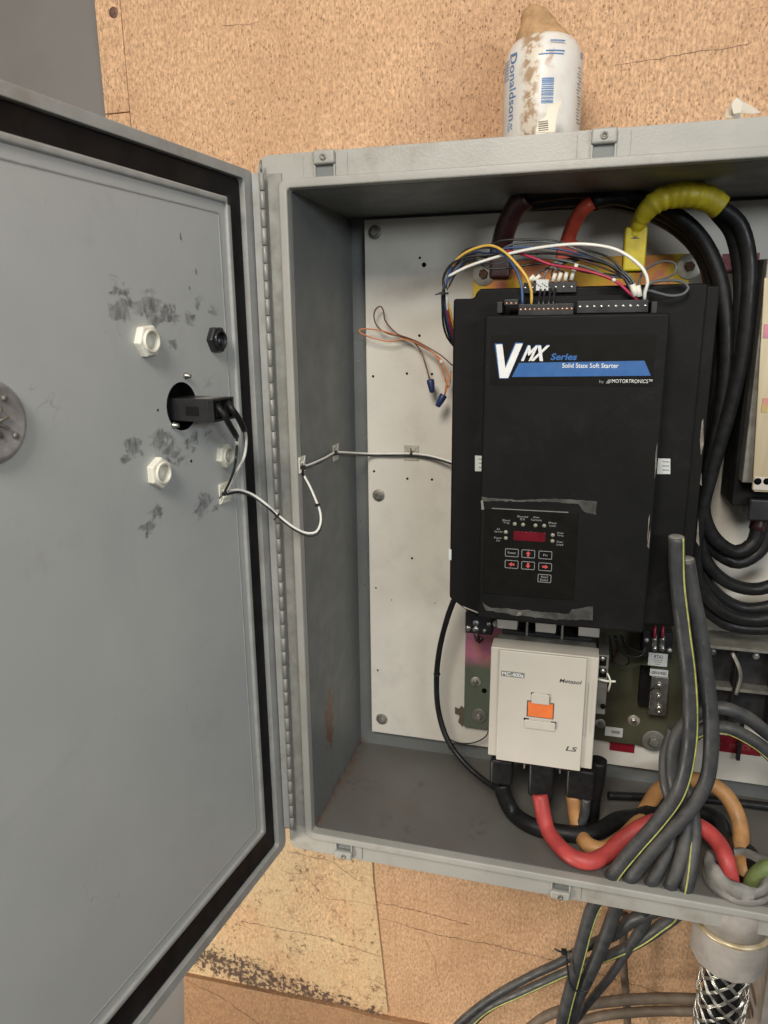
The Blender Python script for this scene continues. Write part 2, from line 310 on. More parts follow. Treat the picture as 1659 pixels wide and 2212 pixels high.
# ------------------------------------------------------------------ mesh helper
class MB:
    def __init__(s): s.v = []; s.f = []; s.sm = []
    def add(s, vs, fs, smooth=False):
        o = len(s.v); s.v += [tuple(v) for v in vs]; s.f += [tuple(i + o for i in f) for f in fs]; s.sm += [smooth] * len(fs); return s
    def box(s, a, b, fr=None):
        x0, y0, z0 = a; x1, y1, z1 = b
        vs = [(x0, y0, z0), (x1, y0, z0), (x1, y1, z0), (x0, y1, z0), (x0, y0, z1), (x1, y0, z1), (x1, y1, z1), (x0, y1, z1)]
        if fr: vs = [fr(*v) for v in vs]
        return s.add(vs, [(0, 3, 2, 1), (4, 5, 6, 7), (0, 1, 5, 4), (1, 2, 6, 5), (2, 3, 7, 6), (3, 0, 4, 7)])
    def cbox(s, c, d, R=None):
        c = Vector(c); d = Vector(d) / 2
        R = R or Matrix.Identity(3)
        return s.box(-d, d, lambda x, y, z: c + R @ Vector((x, y, z)))
    def prism(s, pts, d):               # polygon (list of Vectors) extruded by vector d
        n = len(pts); d = Vector(d); vs = [Vector(p) for p in pts] + [Vector(p) + d for p in pts]
        fs = [tuple(range(n)), tuple(range(2 * n - 1, n - 1, -1))] + [(i, i + n, (i + 1) % n + n, (i + 1) % n) for i in range(n)]
        return s.add(vs, fs)
    def lathe(s, c, ax, prof, seg=24, smooth=True, cap=True, ph=0):
        c = Vector(c); ax = Vector(ax).normalized(); q = ax.to_track_quat('Z', 'Y')
        vs = []; fs = []
        for (r, h) in prof:
            for k in range(seg):
                a = 2 * PI * k / seg + ph; vs.append(c + q @ Vector((r * math.cos(a), r * math.sin(a), h)))
        for i in range(len(prof) - 1):
            for k in range(seg):
                k2 = (k + 1) % seg; fs.append((i * seg + k, i * seg + k2, (i + 1) * seg + k2, (i + 1) * seg + k))
        s.add(vs, fs, smooth)
        if cap:
            o = len(s.v) - len(vs)
            for i in (0, len(prof) - 1):
                if prof[i][0] > 1e-6:
                    f = tuple(o + i * seg + k for k in range(seg)); s.f.append(f if i else f[::-1]); s.sm.append(False)
        return s
    def cyl(s, a, b, r, seg=16, r2=None, ph=0, smooth=True):
        a = Vector(a); b = Vector(b); return s.lathe(a, b - a, [(r, 0), (r2 if r2 is not None else r, (b - a).length)], seg, smooth, ph=ph)
    def tube(s, pts, r, seg=10, step=.006, rvar=None, caps=True, flat=None):
        P = smoothpath(pts, step); n = len(P); T = []
        for i in range(n):
            a = P[max(0, i - 1)]; b = P[min(n - 1, i + 1)]; T.append((b - a).normalized())
        up = Vector((0, 1, 0)) if abs(T[0].y) < .8 else Vector((0, 0, 1))
        nr = (up - T[0] * up.dot(T[0])).normalized(); vs = []
        for i in range(n):
            nr = (nr - T[i] * nr.dot(T[i])).normalized(); bi = T[i].cross(nr)
            rr = r if not callable(r) else r(i / (n - 1))
            rr *= 1 + .022 * math.sin(i * .37 + len(s.v)) * math.sin(i * .083 + 1)
            for k in range(seg):
                a = 2 * PI * k / seg; vs.append(P[i] + nr * (rr * math.cos(a)) + bi * (rr * math.sin(a)))
        fs = [(i * seg + k, i * seg + (k + 1) % seg, (i + 1) * seg + (k + 1) % seg, (i + 1) * seg + k) for i in range(n - 1) for k in range(seg)]
        s.add(vs, fs, True); o = len(s.v) - len(vs)
        if caps:
            s.f.append(tuple(o + k for k in range(seg))[::-1]); s.f.append(tuple(o + (n - 1) * seg + k for k in range(seg))); s.sm += [False, False]
        return s
    def ring(s, r0, r1, rad0, rad1, y0, y1, fr, seg=6):     # rounded rectangular frame; r=(a0,b0,a1,b1) outer, inner
        o = rrect(r0, rad0, seg); i = rrect(r1, rad1, seg); n = len(o)
        vs = [fr(a, b, y0) for a, b in o] + [fr(a, b, y0) for a, b in i] + [fr(a, b, y1) for a, b in o] + [fr(a, b, y1) for a, b in i]
        fs = []
        for k in range(n):
            j = (k + 1) % n
            fs += [(k, j, n + j, n + k), (2 * n + k, 3 * n + k, 3 * n + j, 2 * n + j), (k, 2 * n + k, 2 * n + j, j), (n + k, n + j, 3 * n + j, 3 * n + k)]
        return s.add(vs, fs)
    def build(s, name, mat, parent=None, bevel=0, bseg=2, recalc=True):
        me = bpy.data.meshes.new(name); me.from_pydata(s.v, [], s.f)
        for p, q in zip(me.polygons, s.sm): p.use_smooth = q
        if recalc:
            bm = bmesh.new(); bm.from_mesh(me); bmesh.ops.recalc_face_normals(bm, faces=bm.faces); bm.to_mesh(me); bm.free()
        me.materials.append(M[mat] if isinstance(mat, str) else mat)
        o = bpy.data.objects.new(name, me); COL.objects.link(o)
        if parent is not None:
            o.parent = parent
            w = Matrix.Identity(4); q_ = parent
            while q_ is not None: w = q_.matrix_basis @ w; q_ = q_.parent
            o.matrix_parent_inverse = Matrix.Identity(4); o.matrix_basis = w.inverted()
        if bevel:
            b = o.modifiers.new('bevel', 'BEVEL'); b.width = bevel; b.segments = bseg; b.limit_method = 'ANGLE'; b.angle_limit = .6
            b.harden_normals = False
            for p in me.polygons: p.use_smooth = True
            w = o.modifiers.new('wn', 'WEIGHTED_NORMAL'); w.keep_sharp = True
        return o
def rrect(r, rad, seg=6):
    a0, b0, a1, b1 = r; out = []
    for cx, cy, s0 in [(a1 - rad, b1 - rad, 0), (a0 + rad, b1 - rad, 1), (a0 + rad, b0 + rad, 2), (a1 - rad, b0 + rad, 3)]:
        for k in range(seg + 1):
            a = (s0 + k / seg) * PI / 2; out.append((cx + rad * math.cos(a), cy + rad * math.sin(a)))
    return out
def smoothpath(pts, step):
    P = [Vector(p) for p in pts]
    if len(P) == 2: n = max(2, int((P[1] - P[0]).length / step)); return [P[0].lerp(P[1], i / n) for i in range(n + 1)]
    Q = [P[0] * 2 - P[1]] + P + [P[-1] * 2 - P[-2]]; out = []
    for i in range(1, len(Q) - 2):
        p0, p1, p2, p3 = Q[i - 1], Q[i], Q[i + 1], Q[i + 2]
        # centripetal catmull-rom
        t0 = 0; t1 = max(1e-5, (p1 - p0).length ** .5); t2 = t1 + max(1e-5, (p2 - p1).length ** .5); t3 = t2 + max(1e-5, (p3 - p2).length ** .5)
        n = max(2, int((p2 - p1).length / step))
        for k in range(n):
            t_ = t1 + (t2 - t1) * k / n
            a1 = p0 * ((t1 - t_) / t1) + p1 * (t_ / t1); a2 = p1 * ((t2 - t_) / (t2 - t1)) + p2 * ((t_ - t1) / (t2 - t1)); a3 = p2 * ((t3 - t_) / (t3 - t2)) + p3 * ((t_ - t2) / (t3 - t2))
            b1 = a1 * ((t2 - t_) / t2) + a2 * (t_ / t2); b2 = a2 * ((t3 - t_) / (t3 - t1)) + a3 * ((t_ - t1) / (t3 - t1))
            out.append(b1 * ((t2 - t_) / (t2 - t1)) + b2 * ((t_ - t1) / (t2 - t1)))
    out.append(P[-1]); return out
def tag(o, label, cat, group=None, kind=None):
    if label: o['label'] = label
    if cat: o['category'] = cat
    if group: o['group'] = group
    if kind: o['kind'] = kind
    return o
def empty(name, loc, label=None, cat=None, group=None):
    o = bpy.data.objects.new(name, None); COL.objects.link(o); o.location = loc; o.empty_display_size = .05
    o.matrix_basis = Matrix.Translation(Vector(loc))
    return tag(o, label, cat, group)
fY = lambda a, b, y: Vector((a, y, b))        # frame facing the camera: a=x, b=z
fD = lambda a, b, n: door_pt(a, b, n)
NOZ = Vector((0, -1, 0))

def textmesh(s, bold=0.0):
    cu = bpy.data.curves.new('t', 'FONT'); cu.body = s; cu.offset = bold; cu.resolution_u = 3
    ob = bpy.data.objects.new('t', cu); COL.objects.link(ob)
    dg = bpy.context.evaluated_depsgraph_get(); me = bpy.data.meshes.new_from_object(ob.evaluated_get(dg))
    vs = [v.co.copy() for v in me.vertices]; fs = [tuple(p.vertices) for p in me.polygons]
    bpy.data.objects.remove(ob); bpy.data.meshes.remove(me); bpy.data.curves.remove(cu)
    x0 = min(v.x for v in vs); x1 = max(v.x for v in vs); y0 = min(v.y for v in vs); y1 = max(v.y for v in vs)
    return [((v.x - x0) / (x1 - x0), (v.y - y0) / (y1 - y0)) for v in vs], fs
def text(s, name, mat, parent, x0, x1, z0, z1, Y, bold=0., shear=0.):
    vs, fs = textmesh(s, bold); h = z1 - z0
    m = MB(); m.add([(x0 + a * (x1 - x0 - shear * h) + b * shear * h, Y, z0 + b * h) for a, b in vs], fs)
    return m.build(name, mat, parent, recalc=False)
def tpx(s, name, mat, parent, l, r, tp, bt, Y, bold=0., shear=0.):
    ym = (tp + bt) / 2; xm = (l + r) / 2
    return text(s, name, mat, parent, A(l, ym, Y).x, A(r, ym, Y).x, A(xm, bt, Y).z, A(xm, tp, Y).z, Y, bold, shear)
def flat(pts, Y, th=.0006, name='print', mat='print_white', parent=None, bevel=0):
    m = MB(); m.prism([A(x, y, Y) for x, y in pts], (0, th, 0)); return m.build(name, mat, parent, bevel)
def bolt(name, c, d, wr, hr, parent, wm='washer_steel', hm='dull_steel', hh=.006, spin=0.2):
    """washer + hex head; d = outward direction"""
    d = Vector(d)
    w = MB().lathe(c, d, [(wr, 0), (wr, .0016), (wr * .96, .002), (hr * .8, .002)], 28).build(name, wm, parent)
    MB().lathe(Vector(c) + d * .002, d, [(hr, 0), (hr, hh * .8), (hr * .88, hh), (.0001, hh)], 6, False, ph=spin).build('bolt_head', hm, w, .0004)
    return w

# ------------------------------------------------------------------ SETTING
tag(MB().box((-3, .345, -1.6), (4, .40, 3.2)).build('wall', 'wall_paint'), None, None, kind='structure')
x_l = A(225, 200, .33).x; x_c = A(266, 60, .328).x
zb_ = lambda x: A(x, 2110 + (x - 400) * .2, .328).z
WY = .324
tag(MB().box((x_c + .0012, WY, -1.2), (2.6, WY + .018, 2.6)).build('plywood_wall', 'plywood', bevel=.0012),
    'large light orange plywood sheet with dark pits behind the grey cabinet', 'plywood')
tag(MB().box((x_l, WY + .002, A(240, 245, WY).z + .0012), (x_c - .0012, WY + .018, 2.6)).build('plywood_strip', 'plywood', bevel=.0012),
    'narrow plywood strip with a nail mark beside the grey wall, above its cross joint', 'plywood', 'narrow plywood strips')
tag(MB().box((x_l, WY + .002, -1.2), (x_c - .0012, WY + .018, A(240, 245, WY).z - .0008)).build('plywood_strip', 'plywood', bevel=.0012),
    'narrow plywood strip beside the grey wall, below its cross joint and behind the door edge', 'plywood', 'narrow plywood strips')
k = A(245, 27, WY + .002)
MB().lathe(k, NOZ, [(.010, 0), (.0095, .0008), (.003, .0009), (.0001, .0002)], 14).build('nail_head', 'rusty_bolt', bpy.data.objects['plywood_strip'])
# stained sheet, lower left
pa = [(800, 1790), (806, 1900), (826, 2080), (838, 2188), (820, 2192), (700, 2165), (400, 2106), (400, 1790)]
mz = MB().prism([A(x, y, WY - .004) for x, y in pa], (0, .0035, 0)).build('stained_plywood', 'plywood_mouldy')
tag(mz, 'yellowish water-stained plywood patch with a belt of black mould below the cabinet', 'plywood')
pb = [(396, 2108), (560, 2142), (740, 2180), (800, 2198), (1100, 2260), (1600, 2380), (1600, 2700), (405, 2700)]
tag(MB().prism([A(x, y, WY - .016) for x, y in pb], (0, .0155, 0)).build('wooden_board', 'board', bevel=.0015),
    'darker streaked wooden board under the stained plywood in the bottom left', 'board')
# saw cuts and long cracks in the big sheet: thin raised-edge grooves as their own dark inlays
def groove(parent, pts, Y, w=.0009, name='crack', mat='rusty_bolt'):
    P = [A(x, y, Y) for x, y in pts]; Q = []
    for a, b in zip(P[:-1], P[1:]):
        n = max(2, int((b - a).length / .006)); Q += [a.lerp(b, i / n) for i in range(n)]
    Q.append(P[-1]); up = []; dn = []; wk = 0
    for i in range(1, len(Q) - 1): wk = wk * .85 + random.uniform(-.0011, .0011); Q[i] = Q[i] + Vector((wk, 0, wk))
    for i, p in enumerate(Q):
        d = (Q[min(i + 1, len(Q) - 1)] - Q[max(i - 1, 0)]).normalized(); nn_ = Vector((-d.z, 0, d.x)); j = random.uniform(-.5, .5) * w
        ww = w * random.uniform(.25, 1)
        up.append(p + nn_ * (j + ww / 2)); dn.append(p + nn_ * (j - ww / 2))
    m = MB()
    for i in range(len(Q) - 1): m.add([up[i], up[i + 1], dn[i + 1], dn[i]], [(0, 1, 2, 3)])
    return m.build(name, mat, parent)
pw = bpy.data.objects['plywood_wall']
groove(pw, [(1330, 140), (1450, 118), (1560, 104), (1625, 92)], WY - .0005, .0014)
groove(pw, [(480, 55), (560, 47)], WY - .0005, .0012)
groove(pw, [(812, 1948), (900, 1966), (1012, 1998)], WY - .0005, .0022)
groove(pw, [(826, 1985), (950, 2020), (1100, 2050), (1280, 2100), (1480, 2160)], WY - .0005, .0022)
groove(pw, [(915, 2020), (940, 2075), (948, 2130)], WY - .0005, .0035, mat='mud')
groove(mz, [(520, 1990), (650, 2015), (700, 2025), (818, 2066)], WY - .0045, .0022)
groove(mz, [(640, 1870), (700, 1940), (812, 1955)], WY - .0045, .0012)
groove(mz, [(452, 2075), (462, 2100), (460, 2120)], WY - .0045, .0028)
groove(mz, [(455, 2070), (600, 2098)], WY - .0045, .0014)
groove(mz, [(620, 1838), (720, 1862), (770, 1900)], WY - .0045, .0014)
wb = bpy.data.objects['wooden_board']
groove(wb, [(400, 2115), (470, 2150), (560, 2212), (600, 2240)], WY - .0165, .0022)

# ------------------------------------------------------------------ ENCLOSURE
enc = empty('enclosure', (0, 0, 0), 'open grey steel electrical cabinet mounted on the plywood wall, its door swung left', 'cabinet')
tk = .004; LT = .0136; FS = .012
b = MB()
b.box((-tk, .0203, -tk), (0, BY, H + tk)); b.box((W, .0203, -tk), (W + tk, BY, H + tk))
b.box((0.0, .0203, H), (W, BY, H + tk))
# floor with no cut-outs: slab
b.box((0.0, .0203, -tk), (W, BY, 0)); b.box((-tk, BY + .0001, -tk), (W + tk, BY + .004, H + tk))
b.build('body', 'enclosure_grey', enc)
MB().ring((-LT, -LT, W + LT, H + LT), (0, 0, W, H), .014, .006, 0, .020, fY).build('lip', 'lip_grey', enc, .003, 3)
fl_ = MB().ring((-FW, -FW, W + FW, H + FW), (-LT + .0005, -LT + .0005, W + LT - .0005, H + LT - .0005), .018, .013, FS, FS + .003, fY)
fl_.ring((-FW, -FW, W + FW, H + FW), (-FW + .003, -FW + .003, W + FW - .003, H + FW - .003), .018, .016, FS + .0031, FS + .022, fY)
fl_.build('flange', 'lip_grey', enc, .0012, 2)
# clamp lugs, top and bottom
def lug(px, py, top=True):
    c = A(px, py, FS); z = (H + FW * .52) if top else (-FW * .55); x = c.x; s = 1 if top else -1
    m = MB(); hh = .019
    # pad raised from the flange
    m.box((x - .034, FS - .0022, z - hh), (x - .0168, FS - .0001, z + hh)); m.box((x - .0168, FS - .0022, z - hh), (x + .0168, FS - .0001, z + hh)) 
    m.box((x + .0168, FS - .0022, z - hh), (x + .034, FS - .0001, z + hh))
    m = MB().box((x - .034, FS - .0016, z - hh), (x + .034, FS - .0001, z + hh))
    o = m.build('clamp_lug', 'lip_grey', enc, .001, 2)
    m = MB()
    # bridge of an eyelet
    yb = FS - .010
    m.box((x - .0165, yb, z + s * .004 - .0 if top else z - .020), (x + .0165, FS - .0001, z + .0235 if top else z - .004))
    m.build('eyelet', 'lip_grey', o, .0035, 3)
    e = Vector((x, yb - .0001, z + s * .0135))
    MB().lathe(e, NOZ, [(.0048, 0), (.0048, .0012), (.0026, .0012), (.0024, .0002), (.0001, .0002)], 18).build('screw_eye', 'dull_steel', o)
    MB().box((x - .0135, FS - .0024, z - .0185 if top else z - .0035), (x + .0135, FS - .0003, z + .0035 if top else z + .0185)).build('slot_or_shadow', 'enclosure_grey', o)
    for sx_ in (-1, 1):
        xa, xb = (x - .0165, x - .0135) if sx_ < 0 else (x + .0135, x + .0165)
        MB().box((xa, FS - .006, z - .0185 if top else z - .004), (xb, FS - .0003, z + .004 if top else z + .0185)).build('slot_edge', 'lip_grey', o, .0008)
    return o
lug(703, 350); lug(1305, 300); lug(745, 1850, False); lug(1210, 1935, False)
# mounting plate
pTL = A(785, 478, .298); pBL = A(805, 1583, .298)
plx = (pTL.x + pBL.x) / 2; PT = 1.0954; PBt = .0398
PY = .298
mp = MB().box((plx, PY, PBt), (W - .03, PY + .003, PT)).build('mounting_plate', 'panel_white', enc, .0008)
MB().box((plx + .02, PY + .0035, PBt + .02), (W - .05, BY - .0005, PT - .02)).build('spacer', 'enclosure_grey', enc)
for (x, y, r) in [(916, 572, 5), (907, 557, 2.6), (906, 725, 3), (806, 813, 2.8), (879, 807, 2.8), (933, 808, 2.8), (808, 1018, 2.8), (880, 1034, 2.8), (933, 1036, 2.8), (890, 1206, 2.8), (812, 1270, 2.2), (846, 1296, 1.4), (940, 1303, 1.2), (816, 1448, 2.4), (1146, 546, 3), (1160, 548, 3)]:
    c = A(x, y, PY - .0003); rr = r * 1.36 / 1549
    MB().lathe(c, NOZ, [(rr, 0), (rr * .9, .0002), (.0001, .0001)], 12).build('drill_hole', 'hole_black', mp)
for (x, y) in [(810, 502), (818, 1070), (825, 1553)]:
    bolt('washer', A(x, y, PY), (0, -1, 0), .0125, .0068, enc, 'dull_steel', 'steel', .007)
# hinge
hx = (A(589, 897, -.004)).x; hy = -.004
hzt = A(568, 372, hy).z; hzb = A(627, 1790, hy).z
n = 44; hp = (hzt - hzb) / n
hm = MB()
for i in range(n):
    z0 = hzb + i * hp; hm.lathe((hx, hy, z0 + .0006), (0, 0, 1), [(.0032, 0), (.0040, .0006), (.0040, hp - .0018), (.0032, hp - .0012)], 14)
hin = MB().box((hx + .004, .0085, hzb), (hx + .026, .0112, hzt)).build('hinge', 'hinge_metal', enc)
hm.build('knuckles', 'hinge_metal', hin)
MB().box((hx - .0165, -.003, hzb), (hx - .0035, .0005, hzt)).build('hinge_leaf', 'door_edge', hin, .0005)
MB().cyl((hx, hy, hzt - .002), (hx, hy, hzt + .016), .0018, 10).build('hinge_pin', 'dull_steel', hin)

# ---- door
DWD = 1.075
door = MB().ring((-.006, DZB, DWD, DZT), (.020, DZB + .018, DWD - .018, DZT - .014), .012, .006, -.030, 0, fD)
door.box((0.001, DZB + .004, -.0325), (DWD - .004, DZT - .004, -.0302), fD)
door = door.build('door', 'door_edge', enc, .0028, 3)
gz0, gz1 = DZB + .0185, DZT - .0145
MB().ring((.0205, gz0, DWD - .0185, gz1), (.0545, .0285, DWD - .05, 1.0835), .006, .004, -.029, -.0075, fD).build('gasket', 'gasket', door, .003, 3)
# inner skin with the round meter hole
HC = (.194, .799); HRr = .0325
bm = bmesh.new()
def loop(pts):
    vs = [bm.verts.new(p) for p in pts]; return [bm.edges.new((vs[i], vs[(i + 1) % len(vs)])) for i in range(len(vs))]
ed = loop([fD(a, b_, -.006) for a, b_ in rrect((.0655, .0385, DWD - .061, 1.0735), .004, 3)])
ed += loop([fD(HC[0] + HRr * math.cos(2 * PI * k / 40), HC[1] + HRr * math.sin(2 * PI * k / 40), -.006) for k in range(40)])
bmesh.ops.triangle_fill(bm, use_beauty=True, use_dissolve=False, edges=ed)
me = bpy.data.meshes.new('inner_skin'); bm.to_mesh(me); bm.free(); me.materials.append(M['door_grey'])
sk = bpy.data.objects.new('inner_skin', me); COL.objects.link(sk); sk.parent = door
MB().ring((.0550, .0290, DWD - .0505, 1.083), (.0655, .0385, DWD - .061, 1.0735), .005, .004, -.028, -.0015, fD).build('seal_lip', 'door_edge', door, .0035, 3)
# folded step line on the skin
MB().ring((.080, .052, DWD - .075, 1.060), (.0822, .0542, DWD - .0772, 1.0578), .004, .003, -.0062, -.0052, fD).build('weld_line', 'door_edge', door, .0004)
MB().lathe(fD(HC[0], HC[1], -.0295), N, [(HRr + .01, 0), (HRr + .01, .002), (.0001, .002)], 32).build('hole_backing', 'hole_black', door)
MB().lathe(fD(HC[0], HC[1], -.0275), N, [(HRr + .0005, 0), (HRr + .0005, .0214)], 40, cap=False).build('hole_sleeve', 'hole_black', door)
c1 = fD(.0605, 1.0785, -.001); MB().cbox(c1, (.006, .006, .012)).build('corner_pad', 'gasket', door)

# things on the door ------------------------------------------------------
def locknut(px, py, r, mat, label, group=None, hole=.55, spin=.1, h=.010):
    c = Dp(px, py, -.006); e = empty('conduit_locknut', c, label, 'locknut', group)
    ns = 6
    m = MB().lathe(c, N, [(r, 0.0002), (r * 1.02, h * .75), (r * .92, h), (r * .68, h)], ns, False, cap=False, ph=spin)
    m.build('hex_nut', mat, e, .0026, 4)
    m = MB().lathe(c, N, [(r * .68, h - .0002), (r * .68, h + .003), (r * hole + .0005, h + .003), (r * hole, h + .001), (r * hole, .0006), (.0001, .0006)], 28, cap=False)
    m.build('threaded_sleeve', mat, e)
    m = MB()
    for i in range(4): m.lathe(c + N * (.003 + i * .003), N, [(r * hole, 0), (r * hole - .0008, .0006), (r * hole, .0012)], 28, cap=False)
    m.build('thread', mat, e)
    return e
locknut(313, 737, .0210, 'nylon_white', 'white plastic hex locknut on the door, upper left of the black meter')
locknut(339, 1021, .0210, 'nylon_white', 'white plastic hex locknut on the door, lower left of the black meter', spin=.5)
locknut(481, 984, .0182, 'nylon_white', 'smaller white plastic locknut on the door just above the square tie mount', spin=.3)
locknut(463, 734, .0195, 'black_plastic', 'black plastic locknut on the door near its gasket', spin=0)
for (x, y, l) in [(400, 812, 'small steel screw on the door directly above the round meter hole'), (374, 919, 'small steel screw on the door at the lower left of the round meter hole')]:
    c = Dp(x, y, -.006); e = tag(MB().lathe(c, N, [(.0045, .0001), (.0045, .0025), (.0032, .004), (.0028, .0085), (.0001, .009)], 14).build('machine_screw', 'steel'), l, 'screw')
for (x, y, r) in [(341, 886, .0018), (413, 996, .0022)]:
    MB().lathe(Dp(x, y, -.0058), N, [(r, 0), (.0001, .0002)], 10).build('drill_hole', 'hole_black', door)
for pts in [[(389, 500), (391, 512), (392, 520), (389, 515)], [(422, 578), (425, 588), (423, 594)], [(408, 617), (411, 622), (409, 626)]]:
    MB().prism([Dp(x, y, -.0055) for x, y in pts], N * .0002).build('paint_chip', 'dark_leaf', door)
# round vent at the picture's left edge
vc = fD(.493, .812, -.006)
v_ = empty('round_vent', vc, 'round dusty translucent vent with a shiny spoked middle on the door inside', 'vent')
MB().lathe(vc, N, [(.0415, .0002), (.0415, .004), (.038, .008), (.034, .009), (.030, .0075), (.016, .007), (.0001, .0065)], 48).build('dome', 'glass_dusty', v_)
m = MB()
for i in range(9):
    a = 2 * PI * i / 9 + .1; d = U * math.cos(a) + Vector((0, 0, math.sin(a))); m.cyl(vc + N * .009 + d * .004, vc + N * .0082 + d * .017, .0011, 6, .0022)
m.build('spokes', 'steel', v_)
MB().lathe(vc + N * .008, N, [(.006, 0), (.005, .004), (.0001, .005)], 20).build('hub', 'steel', v_)
m = MB()
for i in range(4):
    a = 2 * PI * i / 4 + .6; d = U * math.cos(a) + Vector((0, 0, math.sin(a))); MB().lathe(vc + N * .0088 + d * .027, N, [(.0035, -.001), (.003, .0012), (.0001, .0013)], 12).build('rivet', 'dull_steel', v_)
# panel meter poking out of the door
u_near = .2085; u_far = .160
def solve_len():
    for i in range(400):
        L = i * .0005; q = Dp(460, 897, L); uu = (q - Vector((DX, DY, 0))).dot(U)
        if uu <= u_near: return L
    return .09
ML = min(max(solve_len(), .05), .12)
zt_m = Dp(461, 862, ML).z; zb_m = Dp(461, 912, ML).z
ctr = fD((u_near + u_far) / 2, (zt_m + zb_m) / 2, 0)
met = empty('panel_meter', ctr, 'black square panel meter body sticking out of the round door hole', 'meter')
MB().box((u_far, zb_m, -.027), (u_near, zt_m, ML - .004), fD).build('case', 'black_plastic', met, .0012)
MB().ring((u_far, zb_m, u_near, zt_m), (u_far + .003, zb_m + .003, u_near - .003, zt_m - .003), .001, .001, ML - .0038, ML + .004, fD).build('rear_rim', 'black_plastic', met, .0006)
MB().box((u_near + .0001, zb_m + .008, ML * .22), (u_near + .0008, zt_m - .010, ML * .62), fD).build('rating_label', 'black_case', met)
MB().box((u_far + .006, zt_m + .0001, ML * .45), (u_near - .006, zt_m + .0005, ML * .9), fD).build('top_label', 'print_dim', met)
for k_ in range(2):
    uu = u_far + .012 + .022 * k_; MB().box((uu - .006, zb_m + .006, ML - .0035), (uu + .006, zb_m + .026, ML + .003), fD).build('terminal', 'black_case', met, .0005)
# tie mounts
def tiemount(c, nrm, up, s, label, mat='nylon_white'):
    nrm = Vector(nrm).normalized(); up = Vector(up).normalized(); sd = up.cross(nrm)
    R = Matrix((sd, up, nrm)).transposed(); e = empty('tie_mount', c, label, 'tie mount')
    MB().cbox(Vector(c) + nrm * .0012, (s, s, .0022), R).build('base', mat, e, .0006)
    m = MB(); m.cbox(Vector(c) + nrm * .0035 + up * s * .17, (s * .5, s * .09, .0025), R); m.cbox(Vector(c) + nrm * .0035 - up * s * .17, (s * .5, s * .09, .0025), R)
    m.cbox(Vector(c) + nrm * .0050, (s * .26, s * .42, .0012), R); m.build('saddle', mat, e, .0004)
    m = MB()
    for sx_ in (-1, 1):
        for sy_ in (-1, 1): m.cyl(Vector(c) + nrm * .0026 + sd * (s * .22 * sx_) + up * (s * .22 * sy_), Vector(c) + nrm * .0026 + sd * (s * .47 * sx_) + up * (s * .47 * sy_), .0007, 6)
    m.build('ribs', mat, e)
    return e
Z3 = Vector((0, 0, 1))
tiemount(Dp(485, 1064, -.0058), N, Z3, .030, 'white square stick-on tie mount on the door')
tiemount(Lw(651, 1003), (1, 0, 0), Z3, .026, 'thin white tie mount on the cabinet side wall close to the front lip')
tiemount(Lw(724, 977), (1, 0, 0), Z3, .030, 'cream tie mount halfway back on the cabinet side wall', 'nylon_grey')
tiemount(A(889, 978, PY), (0, -1, 0), Z3, .030, 'clear tie mount on the white mounting plate', 'nylon_grey')

# ------------------------------------------------------------------ cable helper
def onfloor(pts, r, z0=0):
    out = []
    for p in pts:
        if p.z < z0 + r and p.y > .02:
            d = Vector(CPOS) - p; p = p + d * ((z0 + r - p.z) / d.z)
            p.y = max(p.y, .022 + r * .6) if p.y < .5 else p.y
        out.append(p)
    return out
def cable(name, pts, r, mat, label, cat='cable', group=None, stripe=None, seg=10, step=.006, sdir=(.75, -.66, 0), parent=None):
    o = MB().tube(pts, r, seg, step).build(name, mat, parent)
    if label: tag(o, label, cat, group)
    if stripe:
        P = smoothpath(pts, step); d0 = Vector(sdir).normalized(); Q = []
        for i, p in enumerate(P):
            T = (P[min(i + 1, len(P) - 1)] - P[max(0, i - 1)]).normalized(); d = (d0 - T * d0.dot(T)).normalized(); rr = r(i / (len(P) - 1)) if callable(r) else r; Q.append(p + d * (rr * .93))
        MB().tube(Q[::2], (r(0) if callable(r) else r) * stripe, 6, .01).build('stripe', 'yellow_stripe', o)
    return o
def P_(lst, Y=None, f=None):
    out = []
    for q in lst:
        if len(q) == 3: x, y, yy = q
        else: (x, y), yy = q, Y
        if f: x, y = f(x, y)
        out.append(A(x, y, yy))
    return out
def PF_(lst, f=None): return onfloor(P_(lst, f=f), .0148)
# meter wires
def endp(uu, z, n_): return fD(uu, z, n_)
s1 = [endp(u_near - .012, zb_m + .022, ML), Dp(482, 893, ML + .012), Dp(497, 920, ML + .012), Dp(511, 943, ML + .010)]
s2 = [endp(u_far + .010, zb_m + .024, ML), Dp(500, 882, ML + .012), Dp(515, 903, ML + .014), Dp(528, 930, ML + .012)]
cable('heat_shrink_sleeve', s1, .0042, 'black_rubber', 'black heat-shrink sleeve on the meter lead nearer the left', 'sleeve')
cable('heat_shrink_sleeve', s2, .0042, 'black_rubber', 'black heat-shrink sleeve on the meter lead nearer the gasket', 'sleeve')
wl = [s2[-1] - Vector((0, 0, -.004)), Dp(532, 950, ML), Dp(528, 985, .05), Dp(514, 1015, .035), Dp(502, 1042, .015), Dp(492, 1060, .003),
      Dp(515, 1058, .008), Dp(545, 1068, .02), A(575, 1089, -.07), A(601, 1113, -.055), A(638, 1141, -.045), A(665, 1152, -.035), A(683, 1149, -.03), A(692, 1132, -.02),
      A(692, 1108, -.01), A(682, 1080, .0), A(670, 1052, .01), A(656, 1025, .02), Lw(653, 1010, .004), Lw(668, 1004, .006), Lw(700, 990, .006), Lw(725, 977, .007),
      Lw(738, 977, .012), A(800, 980, .285), A(850, 980, .288), A(889, 980, .288), A(925, 984, .285), A(975, 998, .27), A(1000, 1010, .26)]
off = Vector((.0006, .0006, -.0038))
pair = P_([])
